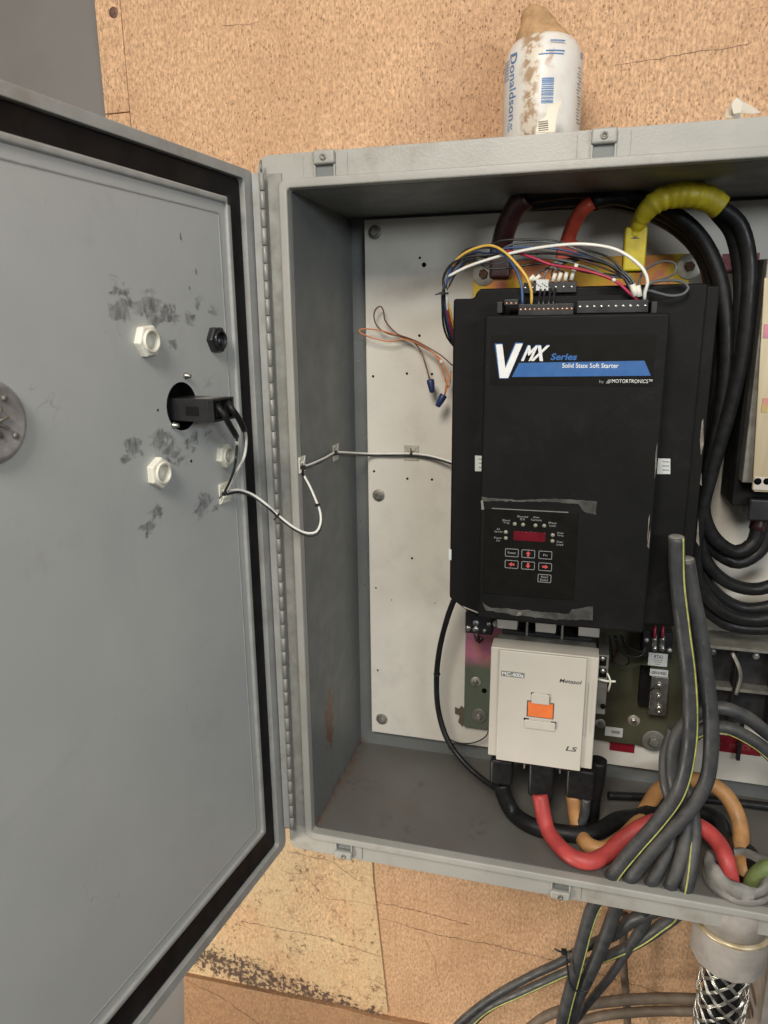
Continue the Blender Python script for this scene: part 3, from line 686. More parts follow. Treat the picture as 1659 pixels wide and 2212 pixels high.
cable('wire', wl, .0020, 'wire_white', 'white wire looping from the door meter into the cabinet', 'wire', seg=8)
bl = [s1[-1] + Vector((0, 0, .004)), Dp(512, 960, ML - .01), Dp(510, 990, .05), Dp(504, 1020, .03), Dp(493, 1048, .012), Dp(484, 1067, .004)] + [p + off for p in wl[6:]]
cable('wire', bl, .0019, 'black_wire', 'black wire running alongside the white meter wire', 'wire', seg=8)
cable('wire_marker', [Dp(512, 952, ML - .006), Dp(512, 969, ML - .016)], .0028, 'nylon_white', 'white printed marker sleeve on the black meter wire', 'wire marker')
def tie(p, ax, r, label, tail=None, name='cable_tie', mat='black_plastic', grp=None):
    p = Vector(p); ax = Vector(ax).normalized()
    m = MB().lathe(p - ax * .0013, ax, [(r - .001, 0), (r, 0), (r, .0026), (r - .001, .0026)], 16, cap=False)
    hd = p + Vector((.0, -r, 0)); m.cbox(hd, (.0045, .004, .0045))
    if tail: m.tube([hd, hd + Vector(tail)], .0011, 6)
    return tag(m.build(name, mat), label, 'cable tie', grp)
tie(Dp(486, 1066, .006), (1, 0, -.3), .004, 'black cable tie on the white square door mount', (-.006, -.004, -.006))
tie(A(601, 1114, -.055), (1, 0, -.6), .0042, 'black cable tie on the wire pair in front of the hinge', (-.006, 0, -.006))
tie(A(686, 1090, -.004), (-.3, 0, 1), .0042, 'black cable tie on the rising side of the hanging wire loop', (.006, 0, 0))
tie(Lw(655, 1009, .006), (0, 1, .3), .0042, 'black cable tie at the thin mount behind the front lip', (.004, -.003, -.003))
tie(Lw(725, 978, .008), (0, 1, .1), .0042, 'black cable tie on the side wall mount', (.004, -.004, .006))
tie(A(889, 980, .288), (1, 0, 0), .0044, 'black cable tie on the clear mount of the white plate', (0, -.002, .012))

# ------------------------------------------------------------------ orange & brown wires (crop frame C5)
f5 = lambda x, y: (743 + x * .2344, 553 + y * .2344)
cable('wire', P_([(925, 1290, .25), (950, 1195, .252), (905, 1060, .26), (850, 925, .268), (780, 862, .27), (690, 812, .272), (560, 768, .276), (420, 787, .274), (300, 765, .272), (200, 732, .27), (145, 703, .268), (143, 680, .268), (215, 672, .27), (350, 690, .272), (500, 735, .279), (620, 785, .279), (740, 845, .276), (840, 905, .272), (915, 985, .262), (962, 1110, .255), (942, 1190, .251), (928, 1285, .25)], f=f5), .00135, 'wire_orange',
      'looped orange wire on the white plate ending in a blue wire nut', 'wire', seg=8)
cable('wire', P_([(790, 1140, .262), (760, 1030, .266), (720, 900, .27), (670, 822, .276), (600, 762, .280), (500, 722, .282), (430, 662, .28), (378, 592, .278), (362, 500, .275), (338, 464, .273), (300, 482, .273), (276, 540, .274), (290, 620, .276), (340, 680, .277), (430, 722, .278), (560, 745, .274), (680, 792, .27), (800, 858, .268), (900, 920, .265), (1000, 1010, .26)], f=f5), .00135, 'wire_brown',
      'looped dark brown wire crossing the orange one, ending in a blue wire nut', 'wire', seg=8)
cable('wire', P_([(985, 1060, .26), (975, 1180, .262), (960, 1210, .256), (930, 1130, .252), (905, 1040, .256)], f=f5), .0013, 'wire_orange', 'short orange wire tail by the edge of the black starter', 'wire', seg=8)
def nut(a, b, label):
    a = A(*f5(*a[:2]), a[2]); b = A(*f5(*b[:2]), b[2]); L = (b - a).length
    tag(MB().lathe(a, b - a, [(.0001, .001), (.0062, .0), (.0072, .002), (.0068, .008), (.0052, L * .9), (.004, L), (.0001, L)], 14).build('wire_nut', 'nut_blue'), label, 'wire nut', )
nut((795, 1140, .262), (815, 1258, .258), 'dark blue wire nut pointing down on the brown wire')
nut((920, 1280, .25), (860, 1388, .245), 'dark blue wire nut tilted left on the orange wire')
tag(MB().lathe(A(*f5(898, 975), .262), (0.4, -.3, -1), [(.003, -.003), (.0036, 0), (.003, .004)], 10).build('wire_clip', 'nylon_white'), 'tiny clear clip on the orange wire', 'clip')

# ------------------------------------------------------------------ SOFT STARTER
CY = .08; VY = .030
stc = empty('soft_starter', (.42, .298, .44), 'large black motor soft starter with a blue and white logo and a keypad', 'motor starter')
zt_ = A(1300, 617, CY).z; zsh = A(1000, 645, CY).z
xl = A(977, 900, CY).x - .001; xs = A(1024, 630, CY).x; xr = A(1503, 900, CY).x
zbot = A(1430, 1352, CY).z
pts = [(xl, zsh), (xs, zsh), (xs + .004, zt_ - .004), (xs + .01, zt_), (xr, zt_), (xr, zbot), (.33, zbot), (A(1030, 1336, CY).x, A(1030, 1336, CY).z), (xl, A(975, 1292, CY).z)]
MB().prism([Vector((a, CY, b_)) for a, b_ in pts], (0, .18, 0)).build('chassis', 'black_case', stc, .004, 3)
MB().box((xr - .03, CY + .012, zbot + .003), (A(1528, 900, CY + .012).x, .262, zt_ - .003)).build('side_cover', 'black_case', stc, .003, 3)
vx0, vx1, vz0, vz1 = .2915, .5475, .4405, .9165
cov = MB().box((vx0, VY, vz0), (vx1, CY + .001, vz1)).build('front_cover', 'black_case', stc, .0045, 3)
# scuffs on the right cover edge and side
for pts_ in [[(1420, 955), (1418, 1010), (1414, 1035), (1416, 980)], [(1404, 1110), (1400, 1160), (1398, 1172), (1401, 1120)], [(1405, 1140), (1402, 1185), (1398, 1180)]]:
    flat(pts_, VY - .0004, .0003, 'scuff_mark', 'scuff', cov)
for pts_ in [[(1519, 905), (1520, 960), (1514, 985), (1512, 950), (1516, 910)], [(1508, 1120), (1511, 1180), (1504, 1170)], [(1515, 1020), (1516, 1050), (1512, 1045)]]:
    flat(pts_, CY + .0112, .0003, 'scuff_mark', 'scuff', cov)
# label outline + logo
f2 = lambda x, y: (1054.1 + x * .2396, 708.5 + y * .2396)
def fl2(pts, Y, nm, mat, th=.0004): return flat([f2(*p) for p in pts], Y, th, nm, mat, cov)
LY = VY - .0006
MB().box((A(*f2(25, 300), LY).x, LY, A(*f2(700, 520), LY).z), (A(*f2(1500, 300), LY).x, VY + .001, A(*f2(700, 60), LY).z)).build('name_plate', 'keypad', cov, .0002)
LY -= .0004
fl2([(60, 140), (130, 140), (152, 350), (245, 132), (320, 132), (184, 456), (100, 456)], LY, 'letter_edge', 'print_blue', .0002)
fl2([(72, 148), (130, 148), (157, 364), (251, 143), (315, 141), (181, 451), (106, 451)], LY - .0003, 'letter', 'print_white', .0002)
fl2([(280, 315), (1410, 295), (1468, 430), (215, 442)], LY, 'banner', 'print_blue', .0002)
def t2(s, mat, l, r, tp, bt, bold=0, shear=0, Y=None, nm='lettering'):
    a = f2(l, tp); b_ = f2(r, bt); return tpx(s, nm, mat, cov, a[0], b_[0], a[1], b_[1], Y or LY - .0003, bold, shear)
t2('MX', 'print_blue', 296, 560, 152, 292, .03, .42, LY)
t2('MX', 'print_white', 300, 558, 158, 298, .045, .42)
t2('Series', 'print_blue', 562, 812, 228, 290, .03, .25)
t2('Solid State Soft Starter', 'print_white', 670, 1178, 318, 360, .01)
t2('by', 'print_grey', 1003, 1047, 468, 503)
fl2([(1062, 500), (1085, 465), (1118, 463), (1100, 480), (1118, 482), (1092, 500)], LY, 'emblem', 'print_grey', .0002)
t2('MOTORTRONICS\u2122', 'print_white', 1118, 1482, 462, 496, .0)
# terminal strips on top of the cover
f5b = lambda x, y: (1036.9 + (x) * .2604, 570.2 + (y) * .2604)       # crop (1200,660) 500/1659
TY = .045
def strip(l, r, tp, bt, ns, sx0, sx1, sy, smat, srad, Y, nm='terminal_strip'):
    ax0 = A(*f5b(l, (tp + bt) / 2), Y).x; ax1 = A(*f5b(r, (tp + bt) / 2), Y).x; z1 = A(*f5b((l + r) / 2, tp), Y).z; z0 = A(*f5b((l + r) / 2, bt), Y).z
    o = MB().box((ax0, Y, z0), (ax1, Y + .018, z1)).build(nm, 'black_plastic', stc, .0008)
    a = A(*f5b(sx0, sy), Y); b_ = A(*f5b(sx1, sy), Y)
    for i in range(ns):
        q = a.lerp(b_, i / max(1, ns - 1)); q.z = (a.z + b_.z) / 2
        MB().lathe((q.x, Y, q.z), NOZ, [(srad, -.002), (srad, .0002), (srad * .8, .0009), (.0001, .0009)], 12).build('screw', smat, o)
        MB().cbox((q.x, Y - .0011, q.z), (srad * 1.6, .0004, .0004)).build('screw_slot', 'hole_black', o)
    return o
strip(318, 775, 330, 430, 12, 338, 760, 376, 'copper_screw', .0019, TY - .012)
strip(805, 1395, 300, 405, 10, 830, 1370, 352, 'steel', .0024, TY - .012)
strip(200, 318, 292, 345, 3, 222, 298, 328, 'copper_screw', .0018, TY - .004)
strip(360, 800, 150, 240, 7, 375, 760, 195, 'steel', .0022, .070)
MB().box((A(*f5b(440, 260), .06).x, .055, vz1 + .001), (A(*f5b(1400, 260), .06).x, CY + .001, A(*f5b(900, 262), .06).z)).build('terminal_shelf', 'black_case', stc, .001)
for x in (165, 1440):
    a = A(*f5b(x, 385), TY); MB().box((a.x - .004, TY - .006, a.z - .004), (a.x + .004, CY, a.z + .012)).build('latch', 'black_plastic', stc, .001)
# keypad
f3 = lambda x, y: (1036.9 + x * .1458, 1071.4 + y * .1458)
KY = VY - .0012
def rectpx(f, l, tp, r, bt, Y):
    return (A(*f(l, (tp + bt) / 2), Y).x, A(*f((l + r) / 2, bt), Y).z, A(*f(r, (tp + bt) / 2), Y).x, A(*f((l + r) / 2, tp), Y).z)
k0 = rectpx(f3, 60, 210, 1430, 1500, KY)
kp = MB().box((k0[0], KY, k0[1]), (k0[2], VY + .001, k0[3])).build('keypad', 'keypad', stc, .0012)
a = A(*f3(175, 187), KY); b_ = A(*f3(1310, 240), KY)
MB().box((a.x, KY - .0008, (a.z + b_.z) / 2 - .0005), (b_.x, VY, (a.z + b_.z) / 2 + .0006)).build('top_rib', 'print_dim', kp)
d_ = rectpx(f3, 497, 532, 968, 668, KY)
MB().box((d_[0], KY - .0005, d_[1]), (d_[2], KY + .0005, d_[3])).build('display_window', 'display_red', kp, .0002)
for x, y in [(515, 415), (638, 425), (822, 437), (950, 442), (382, 535), (382, 625), (1077, 580), (1073, 668)]:
    MB().lathe(A(*f3(x, y), KY), NOZ, [(.0031, -.0002), (.0029, .0004), (.0001, .0008)], 14).build('indicator_lamp', 'led_grey', kp)
for l1, l2, x, y in [('Shunt', 'Trip', 390, 380), ('Shorted', 'SCR', 630, 325), ('Over', 'Current', 835, 335), ('Phase', 'Loss', 1075, 420), ('Over', 'Temp', 1190, 568), ('Over', 'Load', 1183, 700), ('At', 'Speed', 270, 510), ('Power', 'On', 268, 640)]:
    for s_, dy in ((l1, -20), (l2, 20)):
        w_ = 11 * len(s_) + 4; a = f3(x - w_, y + dy - 14); b_ = f3(x + w_, y + dy + 14)
        tpx(s_, 'lettering', 'print_grey', kp, a[0], b_[0], a[1], b_[1], KY - .0003, .012)
def button(x, y, kind):
    r_ = rectpx(f3, x - 100, y - 60, x + 100, y + 60, KY)
    o = MB().ring((r_[0], r_[1], r_[2], r_[3]), (r_[0] + .0009, r_[1] + .0009, r_[2] - .0009, r_[3] - .0009), .0018, .0012, KY - .0005, KY, fY).build('button', 'print_grey', kp)
    cx, cz = (r_[0] + r_[2]) / 2, (r_[1] + r_[3]) / 2
    if kind in 'udlr' and len(kind) == 1:
        s_ = .0045; base = [(0, s_), (s_ * .8, .0), (s_ * .35, .0), (s_ * .35, -s_), (-s_ * .35, -s_), (-s_ * .35, 0), (-s_ * .8, 0)]
        an = {'u': 0, 'l': PI / 2, 'd': PI, 'r': -PI / 2}[kind]
        MB().prism([Vector((cx + a_ * math.cos(an) - b2_ * math.sin(an), KY - .0004, cz + a_ * math.sin(an) + b2_ * math.cos(an))) for a_, b2_ in base], (0, .0003, 0)).build('arrow', 'arrow_red', kp)
    else:
        L_ = kind.split('|')
        for i, s_ in enumerate(L_):
            zc = cz + (.0024 if len(L_) == 2 else 0) - i * .0048; w_ = .00105 * len(s_) + .001
            text(s_, 'lettering', 'print_grey', kp, cx - w_, cx + w_, zc - .0018, zc + .0018, KY - .0004, .012)
for x, y, k_ in [(472, 840, 'Reset'), (715, 857, 'u'), (968, 875, 'Fn'), (468, 1012, 'l'), (712, 1030, 'd'), (965, 1050, 'r'), (955, 1220, 'Read|Enter')]: button(x, y, k_)
# hazy tape pieces around the keypad
def rag(pts, Y, nm, mat, parent, jit=1.2):
    out = []
    for i, (x, y) in enumerate(pts):
        x2, y2 = pts[(i + 1) % len(pts)]; n_ = max(1, int(math.hypot(x2 - x, y2 - y) / 7))
        for k in range(n_): out.append((x + (x2 - x) * k / n_ + random.uniform(-jit, jit), y + (y2 - y) * k / n_ + random.uniform(-jit, jit)))
    return flat(out, Y, .00012, nm, mat, parent)
rag([(1040, 1074), (1120, 1080), (1200, 1077), (1290, 1082), (1288, 1112), (1262, 1106), (1250, 1088), (1180, 1084), (1044, 1082)], VY - .00030, 'tape', 'hazy_tape', cov)
rag([(1039, 1080), (1043, 1080), (1046, 1100), (1040, 1101)], VY - .00045, 'tape', 'print_dim', cov, .5)
rag([(1042, 1300), (1046, 1306), (1060, 1312), (1140, 1318), (1170, 1322), (1230, 1326), (1236, 1316), (1280, 1310), (1280, 1340), (1200, 1338), (1120, 1330), (1050, 1318)], VY - .00030, 'tape', 'hazy_tape', cov)
rag([(1120, 1322), (1128, 1324), (1124, 1330), (1116, 1330)], VY - .0005, 'tape', 'scuff', cov, 1)
# small side stickers
for (l, tp, r, bt, Y, ln) in [(1026, 984, 1043, 1018, CY - .0006, 3), (1417, 990, 1448, 1024, CY - .0006, 3), (969, 1186, 975, 1210, CY - .0006, 0)]:
    o = flat([(l, tp), (r, tp + 1), (r, bt), (l, bt)], Y, .0004, 'sticker', 'label_white', stc, .0001)
    for i in range(ln): flat([(l + (r - l) * .45, tp + 6 + i * 9), (r - 3, tp + 6.5 + i * 9), (r - 3, tp + 9 + i * 9), (l + (r - l) * .45, tp + 8.5 + i * 9)], Y - .0003, .0002, 'print_line', 'print_grey', o)
# zinc base plate behind the starter
ZY = .284
zx0 = A(1012, 1450, ZY).x; zx1 = A(1516, 590, ZY).x; zz1 = A(1250, 556, ZY).z; zz0 = A(1380, 1608, ZY).z
zp = MB().box((A(1022, 590, ZY).x, ZY, A(1022, 1100, ZY).z), (zx1, ZY + .0125, zz1)).build('base_plate', 'zinc_gold', stc, .001)
zp['label'] = 'iridescent yellow zinc base plate'
zx0 = A(1004, 1450, ZY).x
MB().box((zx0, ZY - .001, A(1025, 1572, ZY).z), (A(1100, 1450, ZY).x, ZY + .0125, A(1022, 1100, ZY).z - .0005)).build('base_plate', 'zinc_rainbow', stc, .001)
MB().box((A(1100, 1450, ZY).x + .0005, ZY - .0012, A(1380, 1610, ZY).z), (A(1500, 1450, ZY).x, ZY + .0125, A(1022, 1100, ZY).z - .0005)).build('base_plate', 'zinc_shaded', stc, .001)
bolt('washer', A(1045, 592, ZY), (0, -1, 0), .0205, .0085, stc, 'washer_steel', 'rusty_bolt', .008)
bolt('washer', A(1489, 576, ZY), (0, -1, 0), .0205, .0085, stc, 'washer_steel', 'rusty_bolt', .008)
MB().lathe(A(1508, 602, ZY), NOZ, [(.015, 0), (.015, .0004)], 24).build('oval_mark', 'dull_steel', stc)
bolt('washer', A(1035, 1546, ZY - .001), (0, -1, 0), .0165, .006, stc, 'dull_steel', 'steel', .006)
bolt('washer', A(1028, 1472, ZY - .001), (0, -1, 0), .0105, .006, stc, 'washer_steel', 'steel', .007)
bolt('washer', A(1369, 1556, ZY - .0013), (0, -1, 0), .0115, .006, stc, 'washer_steel', 'steel', .007)
bolt('washer', A(1412, 1600, ZY - .0013), (0, -1, 0), .022, .010, stc, 'dull_steel', 'dull_steel', .008)
MB().lathe(A(1046, 1492, ZY - .0012), NOZ, [(.0055, 0), (.0001, .0002)], 14).build('bolt_hole', 'hole_black', stc)
# heat-sink body and bus bars filling the space behind the cover
MB().box((.30, .20, .455), (.53, ZY - .001, .93)).build('heat_sink', 'black_case', stc)

# ------------------------------------------------------------------ small clamp block at the starter's lower left corner
f7 = lambda x, y: (967.7 + x * .2292, 1296 + y * .2292)
cb = empty('terminal_block', A(*f7(290, 250), .2), 'small black terminal block with steel screws under the starter corner', 'terminal block')
q0 = A(*f7(160, 310), .19); q1 = A(*f7(420, 130), .19)
MB().box((q0.x, .19, q0.z), (q1.x, .275, q1.z)).build('body', 'black_plastic', cb, .0015)
for (x, y, r) in [(190, 265, .006), (262, 215, .0068), (262, 275, .0065), (385, 225, .005), (345, 285, .004)]:
    MB().lathe(A(*f7(x, y), .190), NOZ, [(r, -.001), (r, .003), (r * .5, .0045), (.0001, .0045)], 12).build('screw', 'steel', cb)
MB().tube(P_([(262, 300, .183), (270, 350, .18), (290, 385, .182), (320, 350, .186)], f=f7), .005, 'tape_maroon' and 10).build('wire_lug', 'tape_maroon', cb)
MB().lathe(A(*f7(455, 225), .2), (0, -1, .4), [(.007, 0), (.006, .01), (.0001, .011)], 14).build('stud', 'nylon_white', cb)
cable('rod', P_([(130, 60, .07), (200, 88, .07), (330, 140, .07)], f=f7), .0016, 'dull_steel', 'thin metal strip under the lower left corner of the starter', 'strip')

# ------------------------------------------------------------------ CONTACTOR
KO = .09
con = empty('contactor', (.40, .298, .15), 'cream white contactor with an orange window under the black starter', 'contactor')
cx0, cx1, cz0, cz1 = .3085, .4880, .1555, .3655
MB().box((cx0, KO, cz0), (cx1, KO + .040, cz1)).build('front_frame', 'cream_plastic', con, .0018, 3)
rx0, rx1 = A(*f7(475, 900), KO).x, A(*f7(1290, 900), KO).x
fc = MB().box((rx0, KO - .006, cz0 - .0035), (rx1, KO - .0001, cz1 - .0015)).build('face', 'cream_bright', con, .0016, 3)
MB().box((cx0 + .004, KO + .041, cz0 + .004), (cx1 - .004, .155, cz1 - .001)).build('arc_chute', 'dull_steel', con, .002)
MB().box((cx0 + .012, .1555, cz0 - .01), (cx1 - .012, ZY - .002, cz1 + .004)).build('body', 'black_plastic', con, .002)
for i, x in enumerate((560, 920, 1325)):
    a = A(*f7(x, 300), .175); MB().box((a.x - .018, .162, cz1 + .0045), (a.x + .018, .20, cz1 + .055)).build('terminal_pad', 'cream_plastic', con, .0015)
for x in (740, 1075):
    a = A(*f7(x, 330), .15); MB().box((a.x - .0018, .10 + .055, cz1 - .02), (a.x + .0018, .162, cz1 + .03)).build('barrier', 'dull_steel', con)
    a = A(*f7(x - 20, 1600), .12); MB().box((a.x - .0014, .11, cz0 - .03), (a.x + .0014, .16, cz0 + .001)).build('barrier', 'dull_steel', con)
FY = KO - .006
def bx7(l, tp, r, bt, y0, y1, nm, mat, parent=fc, bev=.0006):
    q = rectpx(f7, l, tp, r, bt, y0); return MB().box((q[0], y0, q[1]), (q[2], y1, q[3])).build(nm, mat, parent, bev)
bx7(742, 962, 998, 1112, FY - .0008, FY + .0006, 'window_recess', 'print_black', bev=.0002)
bx7(752, 972, 990, 1108, FY - .0022, FY - .0009, 'orange_window', 'orange')
bx7(788, 893, 955, 985, FY - .0040, FY + .0006, 'upper_tab', 'cream_bright', bev=.001)
bx7(722, 1148, 1012, 1225, FY - .0040, FY + .0006, 'lower_tab', 'cream_bright', bev=.0012)
for (x, y, w_) in [(797, 883, 14), (945, 902, 14), (738, 1124, 24), (995, 1160, 24)]: bx7(x - w_, y - 8, x + w_, y + 8, FY - .0012, FY + .0004, 'slot_or_shadow', 'hole_black', bev=0)
bx7(952, 915, 966, 985, FY - .0010, FY + .0004, 'slot_or_shadow', 'print_dim', bev=0)  # painted shade strips along the right edges of both tabs
bx7(1012, 1165, 1020, 1215, FY - .0010, FY + .0004, 'slot_or_shadow', 'print_dim', bev=0)
bx7(500, 678, 722, 728, FY - .0005, FY + .0004, 'model_plate', 'print_dim', bev=0)
def t7(s, mat, l, r, tp, bt, bold=0, shear=0, Y=None):
    a = f7(l, tp); b_ = f7(r, bt); return tpx(s, 'lettering', mat, fc, a[0], b_[0], a[1], b_[1], Y or FY - .0004, bold, shear)
t7('MC-400a', 'print_white', 510, 712, 686, 722, .01, 0, FY - .0009)
t7('Metasol', 'print_black', 1050, 1262, 752, 788, .015, .25)
t7('LS', 'print_black', 1108, 1222, 1384, 1428, .015, .35)
# side grooves on the face edges
for x in (1308,): bx7(x - 3, 780, x + 3, 1290, FY - .0006, FY + .0003, 'groove', 'print_grey', bev=0)
# auxiliary contact block on the right side
ax = empty('auxiliary_contact', A(*f7(1460, 900), .13), 'slim grey auxiliary contact block screwed to the right side of the contactor', 'contact block')
q = rectpx(f7, 1425, 520, 1500, 1080, .13); MB().box((cx1 + .0005, .13, q[1]), (q[2], .22, q[3])).build('body', 'dull_steel', ax, .001)
for (l, tp, r, bt) in [(1425, 540, 1492, 620), (1425, 650, 1492, 730)]:
    q = rectpx(f7, l, tp, r, bt, .128); MB().box((q[0], .128, q[1]), (q[2], .1299, q[3])).build('terminal_window', 'hole_black', ax)
for y in (552, 668, 1000): MB().lathe(A(*f7(1460, y), .1278), NOZ, [(.0045, 0), (.0045, .002), (.0001, .0028)], 12).build('screw', 'steel' if y < 900 else 'hole_black', ax)
MB().tube(P_([(1500, 690, .12), (1530, 760, .115), (1510, 860, .12)], f=f7), .0016).build('bent_tab', 'nylon_white', ax)
MB().tube(P_([(1410, 745, .12), (1500, 765, .118), (1580, 768, .116)], f=f7), .0019).build('actuator_pin', 'nylon_white', ax)
bolt('washer', A(*f7(1435, 1160), ZY - .0013), (0, -1, 0), .010, .005, ax, 'washer_steel', 'steel', .012)
# cable boots on the contactor's lower terminals
f4 = lambda x, y: (950.5 + x * .4271, 1641.7 + y * .4271)
for i, (l, tp, r, bt, w_) in enumerate([(250, 20, 365, 130, 'under the left pole'), (445, 40, 575, 195, 'under the middle pole, over the red cable'), (635, 70, 780, 205, 'under the right pole, over the tan cable')]):
    q = rectpx(f4, l, tp, r, bt, .115)
    tag(MB().box((q[0], .115, q[1]), (q[2], .155, q[3] + .006)).build('terminal_boot', 'black_rubber', None, .006, 3), 'black taped cable lug ' + w_ + ' of the contactor', 'cable lug')
# ------------------------------------------------------------------ POWER CABLES at the floor
cable('power_cable', PF_([(1166, 1715, .118), (1169, 1735, .112), (1180, 1786, .095), (1202, 1821, .080), (1237, 1852, .065), (1272, 1861, .060), (1307, 1847, .066), (1347, 1812, .085), (1387, 1786, .100), (1431, 1773, .112), (1483, 1777, .115), (1519, 1790, .108), (1552, 1822, .085), (1570, 1862, .056)]) + [Vector((.7165, .047, .004)), Vector((.717, .046, -.02))], .0142, 'cable_red', 'thick red cable curving along the cabinet floor from the contactor into the conduit', 'power cable', seg=16)
cable('power_cable', PF_([(1238, 1715, .135), (1242, 1745, .132), (1250, 1790, .13), (1270, 1825, .135), (1300, 1835, .15), (1340, 1815, .18), (1375, 1780, .2), (1397, 1745, .205), (1425, 1705, .205), (1470, 1685, .2), (1520, 1688, .195), (1562, 1712, .185), (1590, 1755, .17), (1601, 1800, .145), (1597, 1845, .115)]) + [Vector((.745, .086, .008)), Vector((.744, .082, -.02))], .0140, 'cable_tan', 'thick tan orange cable arching behind the grey cables to the conduit', 'power cable', seg=16)
cable('power_cable', PF_([(1083, 1690, .14), (1088, 1715, .14), (1108, 1755, .15), (1145, 1782, .165), (1190, 1795, .18), (1250, 1802, .19), (1292, 1795, .2), (1335, 1772, .21), (1378, 1765, .22), (1440, 1742, .23), (1497, 1750, .22), (1548, 1770, .2), (1562, 1800, .16)]) + [Vector((.715, .098, .02)), Vector((.715, .09, -.02))], .0150, 'black_rubber', 'thick black cable from the contactor lying at the back of the cabinet floor', 'power cable', seg=14)
cable('sleeved_cable', P_([(1266, 1725, .122), (1262, 1760, .118), (1252, 1790, .115), (1262, 1818, .115), (1277, 1836, .118)]), .0085, 'grey_cable', 'grey tape tail beside the tan cable under the contactor', 'tape', seg=12)
cable('sleeved_cable', P_([(800, 0, .16), (790, 90, .16), (770, 190, .16), (760, 300, .17)], f=f4), .016, 'black_rubber', 'black cable going down beside the right boot of the contactor', 'power cable', seg=12)
cable('power_cable', PF_([(850, 180, .28), (1000, 185, .28), (1200, 190, .285), (1400, 205, .285), (1700, 240, .285)], f=f4), .008, 'black_rubber', 'dark cable along the foot of the cabinet back wall', 'power cable')
cable('power_cable', [Vector((.748, .052, -.015)), Vector((.753, .052, .025)), Vector((.775, .055, .046)), Vector((.84, .06, .035)), Vector((.9, .07, .014))], .014, 'cable_green', 'green cable going right from the conduit bushing', 'power cable')
cable('power_cable', PF_([(1500, 430, .2), (1560, 480, .2), (1600, 560, .19), (1700, 600, .19)], f=f4), .016, 'black_rubber', 'black cable above the green cable in the floor corner', 'power cable')
# thin black cable left of the starter
cable('control_cable', P_([(985, 1285, .20), (968, 1330, .2), (950, 1400, .21), (943, 1470, .22), (948, 1540, .215), (968, 1600, .2), (1005, 1650, .18), (1045, 1685, .16), (1075, 1705, .14)]), .0055, 'black_rubber', 'slim black cable hanging down the left side of starter and contactor', 'cable')
tie(A(944, 1456, .22), (0, 0, 1), .0068, 'black cable tie at mid height of the slim black cable', (.005, 0, 0))
tie(A(975, 1612, .195), (.6, 0, -1), .0068, 'black cable tie near the lower bend of the slim black cable', (.005, 0, 0.002))
cable('wire', P_([(1120, 1600, .26), (1065, 1560, .27), (1050, 1590, .27), (1020, 1605, .28), (985, 1603, .29), (960, 1590, .292)]), .0013, 'black_wire', 'fine black wire curling on the bottom of the white plate left of the contactor', 'wire')
tag(MB().prism([A(*f7(x, y), PY - .003) for x, y in [(65, 1010), (100, 1030), (130, 1000), (170, 1050), (180, 1130), (200, 1170), (150, 1160), (140, 1200), (95, 1150), (110, 1090), (65, 1070)]], (0, .002, 0)).build('dead_insect', 'dark_leaf'),
    'small brown torn scrap stuck at the plate left of the contactor', 'scrap')

# ------------------------------------------------------------------ heavy striped cables in front
big = 'grey cables with yellow stripe'
V3 = Vector
c1p = P_([(1461, 1160, .045), (1463, 1250, .045), (1474, 1350, .045), (1487, 1450, .045), (1492, 1530, .045), (1488, 1620, .045), (1465, 1710, .042), (1420, 1775, .036), (1370, 1832, .030), (1332, 1878, .0265)])
c1p += [V3((.5245, .0265, -.012)), V3((.5190, .0310, -.032)), A(1279, 1965, .045), A(1257, 2041, .055), A(1237, 2120, .07), A(1217, 2200, .08), A(1200, 2300, .09)]
g1 = cable('striped_cable', c1p, .0118, 'grey_cable', 'grey cable with a yellow stripe whose cut end stands highest in front of the starter', 'cable', big, .16, 14, sdir=(.75, -.66, .1))
MB().lathe(A(1461, 1163, .045), (0, 0, 1), [(.0115, 0), (.0112, .003), (.0085, .0045), (.0001, .0035)], 14).build('cut_end', 'foil_grey', g1)
c2p = P_([(1483, 1208, .058), (1493, 1270, .058), (1510, 1350, .056), (1524, 1450, .055), (1534, 1530, .055), (1536, 1620, .052), (1525, 1690, .048), (1490, 1750, .042), (1442, 1802, .034), (1398, 1850, .030), (1366, 1892, .0265)])
c2p += [V3((.5530, .0265, -.012)), V3((.5480, .0310, -.032)), A(1327, 1972, .055), A(1303, 2037, .065), A(1272, 2107, .076), A(1248, 2156, .086), A(1228, 2225, .1), A(1210, 2310, .1)]
g2 = cable('grey_cable', c2p, .0118, 'grey_cable', 'plain grey cable with its cut end beside the striped one, right of it', 'cable', None, None, 14)
MB().lathe(c2p[0], (0, 0, 1), [(.0114, -.001), (.0112, .002), (.008, .0035), (.0001, .0028)], 14).build('cut_end', 'foil_grey', g2)
tp_ = lambda a, b_, s0: (lambda q: a if q < s0 else a + (b_ - a) * min(1, (q - s0) * 6))
c3p = P_([(1740, 1650, .13), (1659, 1585, .12), (1605, 1545, .11), (1550, 1528, .105), (1500, 1545, .10), (1462, 1590, .098), (1452, 1650, .095), (1458, 1705, .085), (1475, 1750, .075), (1482, 1800, .06), (1470, 1860, .040), (1453, 1904, .0265)])
c3p += [V3((.6180, .0265, -.012)), V3((.6130, .0320, -.032)), A(1425, 1962, .05), A(1369, 1986, .07), A(1325, 2019, .085), A(1263, 2046, .10), A(1215, 2076, .115), A(1149, 2107, .125), A(1061, 2156, .135), A(995, 2208, .145), A(950, 2260, .15)]
cable('grey_cable', c3p, tp_(.0112, .0080, .52), 'grey_cable', 'plain grey cable entering from the right, looping down and leaving below to the left', 'cable', None, None, 14)
